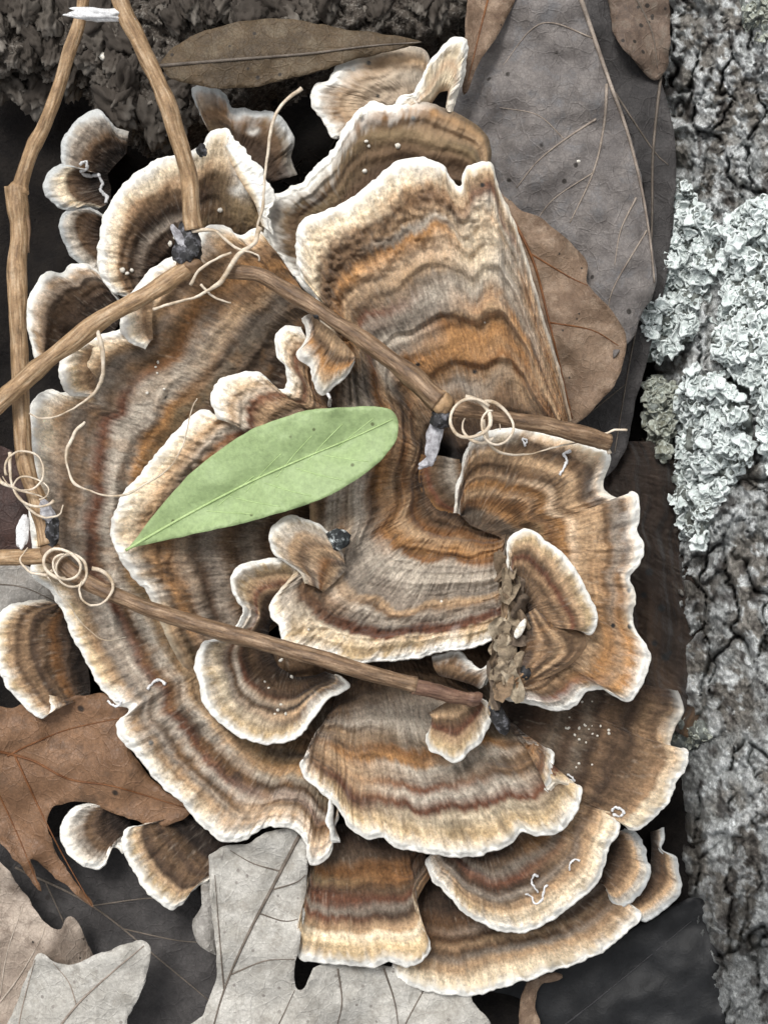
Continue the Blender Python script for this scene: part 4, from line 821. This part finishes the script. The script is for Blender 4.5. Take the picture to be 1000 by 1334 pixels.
tend(v2, [(392,114,112),(372,132,116),(352,168,118),(346,220,118),(342,262,114),(334,300,112)], 3.6, 3.2)
tend(v2, curl(606,545,158,30,26,1.15,-1.9,.95,.3,8,dx=12,dy=-2), 3.8, 2.8)
tend(v2, curl(642,552,154,32,22,1.05,-2.9,.8,.9,6,dx=4,dy=4), 3.2, 2.2)
tend(v2, curl(626,556,148,22,28,.9,.6,.85,.2,-8), 3.0, 1.8)
tend(v2, [(628,545,150),(634,570,146),(655,588,132),(690,590,118),(730,580,112),(755,574,110)], 2.6, 1.4)
tend(v2, [(796,592,116),(786,570,120),(795,561,124),(818,560,124)], 3.6, 2.6)

# ------------------------------------------------------------------ tree trunk on the right, its bark split into plates
def trunk_edge(y):
    return np.interp(y, [-90, 0, 100, 200, 300, 400, 480, 560, 640, 720, 800, 880, 960, 1040, 1120, 1200, 1260, 1334, 1430], [862, 866, 862, 858, 862, 858, 850, 862, 874, 870, 864, 874, 876, 884, 892, 900, 912, 920, 926])
def voronoi2(X, Y, cx, cy, seed):
    gx = np.floor(X/cx).astype(int); gy = np.floor(Y/cy).astype(int); f1 = np.full(X.shape, 1e9); f2 = np.full(X.shape, 1e9); idd = np.zeros(X.shape, int)
    t = _T[seed % 8]; t2 = _T[(seed+3) % 8]
    for i in (-1, 0, 1):
        for j in (-1, 0, 1):
            a = gx+i; b = gy+j; px = (a+.15+.7*t[a & 255, b & 255])*cx; py = (b+.15+.7*t2[a & 255, b & 255])*cy
            dd = np.hypot((X-px)/cx, (Y-py)/cy); k = (a & 1023)*1024+(b & 1023)
            nw = dd < f1; f2 = np.where(nw, f1, np.minimum(f2, dd)); idd = np.where(nw, k, idd); f1 = np.where(nw, dd, f1)
    return f1, f2, idd
def trunk():
    ts = np.concatenate([np.linspace(0, .42, 76), np.linspace(.45, 1, 24)]); ys = np.arange(-90, 1425, 2.6)
    T_, Y = np.meshgrid(ts, ys, indexing='ij')
    X = trunk_edge(Y)+430*T_+5*fbm(Y/18, Y*0, 3, 3)*(1-T_)
    prof = np.sin(np.pi*np.clip(T_, 0.0, 1))**0.62
    wx = X+14*fbm(X/40, Y/40, 2, 3); wy = Y+22*fbm(X/50, Y/50, 4, 3)
    f1, f2, idd = voronoi2(wx, wy, 38, 120, 1); e = f2-f1
    g1, g2, gi = voronoi2(wx+4*fbm(X/8, Y/8, 5, 2), wy+8*fbm(X/10, Y/10, 2, 2), 21, 34, 2); ge = g2-g1
    rnd = (np.sin(idd*12.9898)*43758.5453) % 1; grnd = (np.sin(gi*78.233)*43758.5453) % 1
    Z = -128+165*prof
    h1, h2, hi = voronoi2(wx*1.0+5*fbm(X/10+3, Y/10, 7, 2), wy+6*fbm(X/12, Y/12+5, 3, 2), 13, 22, 5); he = h2-h1; hr = (np.sin(hi*37.7)*43758.5453) % 1
    big = sstep(-.6, .2, fbm(X/60, Y/60, 5, 2))
    Z = Z-30*(1-sstep(0.0, 0.10, e))*(.1+.9*big)+16*(rnd-.5)+19*(grnd-.5)*sstep(.0, .06, ge)+8*(hr-.5)*sstep(0, .12, he)-4*(1-sstep(0, .12, ge))
    Z = Z+3.5*fbm(X/7, Y/12, 6, 4, .6)+2.5*fbm(X/4, Y/5, 3, 3)+5*fbm(X/30, Y/60, 3, 3)
    grey = np.array(lv(188, 191, 190)); brn = np.array(lv(142, 138, 131)); pale = np.array(lv(236, 240, 240)); dk = np.array(lv(78, 72, 68))
    m = fbm(X/35, Y/60, 4, 4)[..., None]; C = brn+(grey-brn)*sstep(-.4, .4, m)
    C = C*(1-.45*(grnd[..., None] > .72))+pale*.45*(grnd[..., None] > .72)
    C = C*(0.75+.5*rnd[..., None]); q = sstep(.12, .3, fbm(X/14, Y/14, 7, 5, .6))[..., None]*.8; C = C*(1-q)+pale*q
    q = sstep(.35, .7, fbm(X/14+40, Y/20, 3, 4))[..., None]*.8; C = C*(1-q)+dk*q
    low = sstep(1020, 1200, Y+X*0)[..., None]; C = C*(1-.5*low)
    V = at(X, Y, Z).reshape(-1, 3); F = gridq(len(ts), len(ys)); C = C.reshape(-1, 3)
    nm = gnormals(V, len(ts), len(ys)); fn = np.cross(V[F[:, 1]]-V[F[:, 0]], V[F[:, 3]]-V[F[:, 0]])[:, 2].mean()
    if fn < 0: F = F[:, ::-1]
    if nm[:, 2].mean() < 0: nm = -nm
    root = empty('tree_trunk', at(np.array(1080.), np.array(667.), np.array(-130.)), 'fissured grey tree trunk running down the right side, its bark patched with lichen', 'tree trunk')
    fid = idd.reshape(-1)[F[:, 0]]; tt = T_.reshape(-1)[F[:, 0]]
    ids = np.unique(fid[tt < .4]); rest = []
    for k in np.unique(fid):
        sel = fid == k
        if k in ids and sel.sum() > 12:
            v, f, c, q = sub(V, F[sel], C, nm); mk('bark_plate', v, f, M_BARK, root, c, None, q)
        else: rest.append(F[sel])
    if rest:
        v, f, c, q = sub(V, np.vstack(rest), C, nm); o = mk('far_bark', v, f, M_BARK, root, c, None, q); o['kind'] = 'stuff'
    return X, Y, Z
TX, TY, TZ = trunk()
def trunk_z(x, y):
    q = (TX-x)**2+(TY-y)**2; return TZ.flat[q.argmin()]

# ------------------------------------------------------------------ lichen patches
def lichen(label, poly, mat, seed, spacing=5.6, lift=18, r=(3, 11)):
    rg = random.Random(seed); A = np.array(poly, float); x0, y0 = A.min(0); x1, y1 = A.max(0); ex = 22
    xs = np.arange(x0-4, x1+4, 3.5); ys = np.arange(y0-4, y1+4, 3.5); X, Y = np.meshgrid(xs, ys, indexing='ij')
    def wob(x, y): return x+6*vn(x/12, y/12, seed), y+6*vn(x/12+7, y/12, seed+1)
    E = []; pa = A
    def dist(x, y):
        d = 1e9
        for i in range(len(pa)):
            a, b = pa[i-1], pa[i]; ab = b-a; t = min(1, max(0, ((x-a[0])*ab[0]+(y-a[1])*ab[1])/(ab@ab))); d = min(d, math.hypot(x-a[0]-t*ab[0], y-a[1]-t*ab[1]))
        return d
    pl = [tuple(p) for p in poly]
    # base surface follows the trunk (coarse sampling)
    base = {}
    def bz(x, y):
        k = (int(x//8), int(y//8))
        if k not in base:
            xc, yc = k[0]*8+4, k[1]*8+4; e = float(trunk_edge(yc)); t = max(0.05, min(.5, (xc-e)/430)); base[k] = -128+165*math.sin(math.pi*t)**.62
        return base[k]
    def hz(x, y, d): return float(bz(x, y))+lift*min(1, d/14)**.6+17*float(fbm(np.array(x/20), np.array(y/20), seed, 3))
    root = empty('lichen_patch', at(np.array(A[:, 0].mean()), np.array(A[:, 1].mean()), np.array(bz(*A.mean(0)))), label, 'lichen', 'pale lichen patches on the trunk')
    # thallus
    keep = np.zeros(X.shape, bool); Z = np.zeros(X.shape)
    for i in range(len(xs)):
        for j in range(len(ys)):
            wx, wy = wob(X[i, j], Y[i, j]); d = dist(wx, wy); ok = inside(pl, wx, wy); keep[i, j] = ok
            Z[i, j] = hz(X[i, j], Y[i, j], d)+3*random.random() if ok else bz(X[i, j], Y[i, j])-10
    F = gridq(len(xs), len(ys)); kf = keep.reshape(-1)[F].any(1); F = F[kf][:, ::-1]
    v, f = sub(at(X, Y, Z).reshape(-1, 3), F); mk('thallus', v, f, M_LICHB, root)
    # lobes: small frilled cups
    VV = []; FF = []; n0 = 0
    for gx in np.arange(x0-3, x1+3, spacing):
        for gy in np.arange(y0-3, y1+3, spacing):
            x = gx+rg.uniform(-.5, .5)*spacing; y = gy+rg.uniform(-.5, .5)*spacing; wx, wy = wob(x, y)
            if not inside(pl, wx, wy): continue
            gap = float(fbm(np.array(x/15), np.array(y/15), seed+3, 3))
            if gap < -.62: continue
            d = dist(wx, wy); z = hz(x, y, d)+rg.uniform(0, 6)+10*max(-.4, gap); R = r[0]+(r[1]-r[0])*rg.random()**1.8; ns = 13
            c = at(np.array(x), np.array(y), np.array(z)); tilt = Vector((rg.gauss(0, .5), rg.gauss(0, .5), 1)).normalized(); q = tilt.to_track_quat('Z', 'Y').to_matrix()
            q = np.array(q); a = np.linspace(0, 2*np.pi, ns, endpoint=False)+rg.random()*6; ph = rg.random()*6; nl = rg.choice((2, 3, 3, 4))
            r1 = R*(.55+.12*np.cos(nl*a+ph)); r2 = R*(1+.30*np.cos(nl*a+ph)+.10*np.cos(5*a+ph*2)); 
            ring1 = np.column_stack([np.cos(a)*r1, np.sin(a)*r1, np.full(ns, -.6)]); ring2 = np.column_stack([np.cos(a)*r2, np.sin(a)*r2, R*.32*(.5+.6*np.sin(nl*a*1.5+ph))])
            ring3 = ring2*np.array([.84, .84, 1])+np.array([0, 0, R*.28]); ring4 = np.column_stack([np.cos(a)*r1*.9, np.sin(a)*r1*.9, np.full(ns, -2.6)])
            L = np.vstack([[0, 0, -1.4], ring1, ring3, ring2, ring4])@q.T*S+c; VV.append(L)
            for i in range(ns):
                k = (i+1) % ns; FF.append((n0, n0+1+i, n0+1+k))
                for b0 in (1, 1+ns, 1+2*ns): FF += [(n0+b0+i, n0+b0+ns+i, n0+b0+ns+k), (n0+b0+i, n0+b0+ns+k, n0+b0+k)]
            n0 += len(L)
    o = mk('lichen_lobes', np.vstack(VV), np.array(FF), mat, root, smooth=True); o['kind'] = 'stuff'
lichen('uppermost large pale lichen tuft on the trunk, beside the big grey leaf', [(866,300),(872,270),(868,245),(884,234),(902,238),(908,262),(922,270),(935,296),(930,330),(925,372),(912,404),(888,392),(858,385),(852,350)], M_LICH, 1)
lichen('rounded pale lichen cushion bulging from the trunk beside the mottled brown leaf', [(856,382),(885,378),(905,392),(916,410),(902,438),(880,460),(852,470),(830,468),(820,445),(824,415),(838,396)], M_LICH, 2)
lichen('biggest bright lichen sheet at the right border, above the crack', [(948,290),(975,262),(1005,252),(1060,262),(1090,400),(1060,560),(1030,620),(1000,612),(985,590),(990,540),(972,505),(950,490),(930,468),(925,440),(936,395),(940,350),(938,320)], M_LICH, 3)
lichen('long pale lichen sheet below the crack, tapering downwards on the trunk', [(890,490),(908,472),(928,480),(950,500),(968,520),(978,560),(976,600),(955,625),(940,645),(925,672),(918,715),(900,712),(884,690),(872,655),(878,620),(880,570),(884,530)], M_LICH, 4)
lichen('duller grey green lichen strip along the left rim of the trunk', [(842,492),(862,488),(880,500),(878,540),(874,575),(870,606),(858,600),(848,570),(838,530)], M_LICH2, 5)
lichen('small frosted lichen tuft low on the trunk, beside a cream cap tip', [(860,945),(880,935),(915,938),(925,960),(905,975),(868,972)], M_LICH2, 6, spacing=7.5, lift=6, r=(3, 6))
lichen('tiny pale lichen spot on the upper right of the trunk near the picture border', [(962,0),(1010,-10),(1020,40),(985,50),(955,30)], M_LICH2, 7, spacing=8, lift=4, r=(3, 6))

# ------------------------------------------------------------------ crumbling bark at the top left
def rubble():
    root = empty('crumbling_bark', at(np.array(220.), np.array(80.), np.array(-100.)), 'dark crumbling bark heap full of knobbly lumps across the top left corner', 'bark')
    xs = np.arange(-60, 660, 4.0); ys = np.arange(-90, 260, 4.0); X, Y = np.meshgrid(xs, ys, indexing='ij')
    lim = np.interp(X, [-60, 0, 60, 100, 150, 230, 300, 420, 560, 660], [120, 118, 122, 110, 180, 215, 180, 110, 90, 60])
    f1, f2, idd = voronoi2(X+8*fbm(X/18, Y/18, 1, 3), Y+8*fbm(X/18+5, Y/18, 2, 3), 30, 40, 3)
    dome = np.sqrt(np.clip(1-(f1*1.15)**2, 0, 1)); rnd = (np.sin(idd*12.9898)*43758.5453) % 1
    Z = -96+60*sstep(0, 60, lim-Y)*1.0+20*dome*(.4+rnd)+8*fbm(X/10, Y/10, 4, 4, .6)
    v = at(X, Y, Z).reshape(-1, 3); Fb = gridq(len(xs), len(ys)); kp = ((lim-Y).reshape(-1)[Fb] > -6).all(1); v, Fb = sub(v, Fb[kp]); o = mk('bark_bed', v, Fb[:, ::-1], M_CRUMB, root)
    rg = random.Random(4); protos = []
    for k in range(10):
        s_ = ICO[4]; V = s_[0]
        n1 = np.array([mnoise.fractal(Vector(p)*1.3+Vector((k*7, 1, 2)), .7, 2.1, 4) for p in V]); n2 = np.array([mnoise.cell(Vector(p)*2.2+Vector((k*3, 4, 5))) for p in V])
        n3 = np.array([mnoise.noise(Vector(p)*5.5+Vector((k*3, 9, 5))) for p in V]); n4 = np.array([abs(mnoise.noise(Vector(p)*Vector((3.2, 3.2, 3.2))+Vector((k*5, 2, 8)))) for p in V])
        Q = V*(1+.42*n1-.45*n4+.10*n3)[:, None]*S*1.1
        me_o = mk('bark_lump', Q, s_[1], M_CRUMB2 if k % 4 == 0 else M_CRUMB, root, origin=(0, 0, 0)); protos.append(me_o)
    n = 0
    while n < 230:
        x = rg.uniform(-20, 640); y = rg.uniform(-20, 225); l = np.interp(x, [-60, 0, 60, 100, 150, 230, 300, 420, 560, 660], [118, 118, 122, 112, 180, 205, 130, 60, 60, 50])
        if y > l or (210 < x < 420 and 40 < y < 112 and rg.random() < .9): continue
        p = protos[n % 10]; o = p if n < 10 else p.copy()
        if n >= 10: COL.objects.link(o); o.parent = root
        zb = -96+60*float(sstep(0, 60, l-y))
        w_ = at(np.array(x), np.array(y), np.array(zb+rg.uniform(8, 26)))-np.array(root.location)
        o.location = tuple(w_); s_ = rg.choice((8, 10, 13, 16, 20, 25))*rg.uniform(.8, 1.15); o.scale = (s_*rg.uniform(.6, .9), s_*rg.uniform(.9, 1.5), s_*.9); o.rotation_euler = (rg.uniform(-.5, .5), rg.uniform(-.5, .5), rg.uniform(-.7, .7))
        n += 1
rubble()
# ------------------------------------------------------------------ small pieces
def withered():
    root = empty('withered_strand', at(np.array(660.), np.array(860.), np.array(80.)), 'crumpled grey brown withered strand between the main cap lip and the crescent cap', 'dead strand')
    rg = np.random.default_rng(21)
    cols = [np.array(lv(*c)) for c in ((150,134,112),(118,100,80),(92,78,64),(134,112,88),(172,158,136),(104,90,76))]
    for q in range(34):
        t = q/33; yc = 725+180*t+rg.normal(0, 4); hwid = np.interp(yc, [712, 760, 860, 905], [5, 12, 19, 15]); xc = np.interp(yc, [712, 760, 800, 850, 880, 917], [664, 667, 664, 657, 658, 654])+rg.uniform(-1, 1)*hwid
        Lh = rg.uniform(14, 34); Wh = rg.uniform(5, 13); an = rg.normal(0, .45); A, B = np.meshgrid(np.linspace(-1, 1, 7), np.linspace(-1, 1, 14), indexing='ij')
        ww = Wh*(1-.55*np.abs(B)**2.5)*(1+.25*vn(B*3, 0*B, q)); x = A*ww+3*vn(B*2.2, 0*B+q, q+1); y = B*Lh+1.5*vn(A*3, B*2+q, 2)
        z = rg.uniform(88, 106)+rg.uniform(2, 7)*np.abs(A)**1.5*rg.choice((-1, 1))+4*vn(A*1.5+q, B*3, q)+rg.normal(0, .3)*A*Wh+rg.normal(0, .18)*B*Lh
        c_, s_ = math.cos(an), math.sin(an); X = xc+x*c_-y*s_; Y = yc+x*s_+y*c_
        C = cols[rg.integers(6)]*(1+.35*vn(A*2, B*9, q))[..., None]
        F = gridq(7, 14); m_ = 98; F2 = np.vstack([F[:, ::-1], F+m_])
        V = np.vstack([at(X, Y, z).reshape(-1, 3), at(X, Y, z-1.4).reshape(-1, 3)])
        mk('flake', V, F2, M_DEBRIS, root, np.vstack([C.reshape(-1, 3)]*2))
withered()
def lone(name, label, cat, c, r, mat, seed, rough=.4, rot=0, group=None, s_=3):
    o = blob(name, None, c, r, mat, seed, rough, s_, rot, origin=at(np.array(float(c[0])), np.array(float(c[1])), np.array(float(c[2]-r[2])))); return tag(o, label, cat, group)
lone('black_bud', 'shrivelled black bud in the dark notch just right of the reddish vine tip', 'bud', (650,936,84), (10,22,9), M_SHEATH, 3, .3, .45)
lone('lichen_chip', 'black and white frosted chip wedged beside the upper lobe of the lower lip', 'chip', (441,702,96), (14,13,8), simple('frosted_chip', (0.012, 0.012, 0.014), (0.05, 0.06, 0.06), .09, c2=(0.75, 0.8, 0.8), sc2=.1, bs=.8), 5, .6)
lone('dark_seed', 'small dark round seed lodged in the withered strand above the black bud', 'seed', (684,876,100), (7,9,6), M_SHEATH, 9, .25)
lone('white_chip', 'smooth white chip leaning on the withered strand left of the crescent cap', 'chip', (677,820,104), (5,13,3), M_CREAM, 10, .2, -.5)
lone('white_fluff', 'loose white web tuft tying the two vines together at the top left', 'web', (128,19,150), (38,8,7), M_SILK, 12, .6, -.05, s_=4)
lone('pale_shard', 'pale shard sticking out of the dark bark between the two vines at the top left', 'shard', (136,74,-10), (10,5,5), M_CREAM, 14, .4, -.5)
# folded lip seen at the funnel centre
def thread(label, pts, r=1.3, group='white threads stuck on the caps', keys=()):
    P = np.array([(x, y, surf_z(keys, x, y, 60)+1.8) for x, y in pts], float); Q, _ = catmull(P, 6)
    Q[:, :2] += 1.3*np.column_stack([vn(np.arange(len(Q))/1.5, 0*Q[:, 0], 1), vn(np.arange(len(Q))/1.5, 0*Q[:, 0]+5, 2)])
    V, F = tube(Q, r*(1+.45*vn(np.arange(len(Q))/1.3, 0*Q[:, 0], 4)), 6); o = mk('white_thread', V, F, M_SILK, None, origin=at(*[np.array(v) for v in Q[0]])); return tag(o, label, 'thread', group)
thread('forked white squiggle on the rounded scoop cap at the lower right', [(684,1164),(692,1168),(697,1178),(706,1172),(708,1160),(712,1152)], keys=['NO'])
thread('hooked white squiggle just above the forked one on the scoop cap', [(700,1162),(696,1156),(692,1148),(696,1140),(700,1142)], keys=['NO'])
thread('short curled white thread above right of the forked squiggle on the scoop cap', [(741,1133),(742,1126),(748,1120),(755,1122)], keys=['NO'])
thread('small looped white thread at the notch above the scoop cap', [(796,1056),(800,1052),(808,1054),(812,1060),(806,1063),(797,1061)], 1.8, keys=['NO'])
thread('small looped white thread on the jagged brow above the notch', [(738,1008),(744,1012),(748,1018),(740,1016)], keys=['NO'])
thread('wavy white thread near the top edge of the right hand orange cap', [(728,618),(734,610),(738,600),(734,592),(742,588)], 1.7, keys=['F'])
thread('tiny white coil beside the loose tendril end on the right hand orange cap', [(682,580),(686,574),(680,572),(684,582)], 1.3, keys=['F'])
thread('short arched white thread on the large left cap below the lowest vine', [(192,897),(200,889),(208,886),(216,892)], 2.0, keys=['E'])
thread('tiny white loop on the scalloped edge of the large left cap, above the rust leaf', [(140,912),(146,918),(154,920),(158,914),(150,912)], 1.5, keys=['E'])
thread('knotted white web along the rim of the small caps at the upper left', [(104,214),(112,210),(114,220),(106,224),(118,230),(128,228),(134,238),(132,248),(140,256),(138,264)], 2.2, keys=['T2a','T2b'])
thread('white thread hanging from the folded brown flap onto the green leaf', [(426,512),(430,520),(429,530)], 2.2, keys=['H'])
def crumbs(label, keys, spots, r=(1.6, 3.4), seed=1):
    rg = random.Random(seed)
    for (x, y) in spots:
        z = surf_z(keys, x, y, 60); k = rg.uniform(*r)
        lone('pale_crumb', label, 'crumb', (x, y, z+k*.5), (k*rg.uniform(.8, 1.5), k, k*.8), M_CREAM, rg.randint(1, 60), .5, rg.uniform(0, 3), group=label, s_=1)
rg = random.Random(5)
crumbs('one of the tiny white crumbs on the cap that sags into a scoop', ['NO'], [(760+rg.gauss(0, 16), 955+rg.gauss(0, 18)) for _ in range(22)], (1.0, 2.2))
crumbs('one of the tiny white crumbs in the hollow of the cup shaped cap', ['L'], [(350,896),(345,888),(362,925),(366,918),(372,930),(358,930),(380,882),(366,860)], (1.4, 2.8))
crumbs('one of the pale crumbs on the brown face of the large left cap', ['E'], [(203,478),(205,486),(192,512),(214,507),(206,472),(150,705),(185,980)], (1.4, 2.8))
crumbs('one of the pale crumbs on the olive brown cap behind the main cap', ['B'], [(477,184),(480,190),(518,190),(475,223),(470,150)], (2, 5))
crumbs('one of the pale crumbs on the round topped cap at the upper left', ['T1'], [(166,356),(172,352),(160,352),(287,274),(222,318),(228,310)], (2.4, 5))
crumbs('one of the pale crumbs on the main cap', ['CD'], [(492,461),(631,420),(574,840),(418,722),(402,820),(448,830),(575,784)], (1.2, 2.4))
crumbs('white crumb on the big grey leaf', [], [(753,210)], (2.2, 2.4))
print('TRIS', sum(len(o.data.polygons)*2 for o in bpy.data.objects if o.type == 'MESH'))
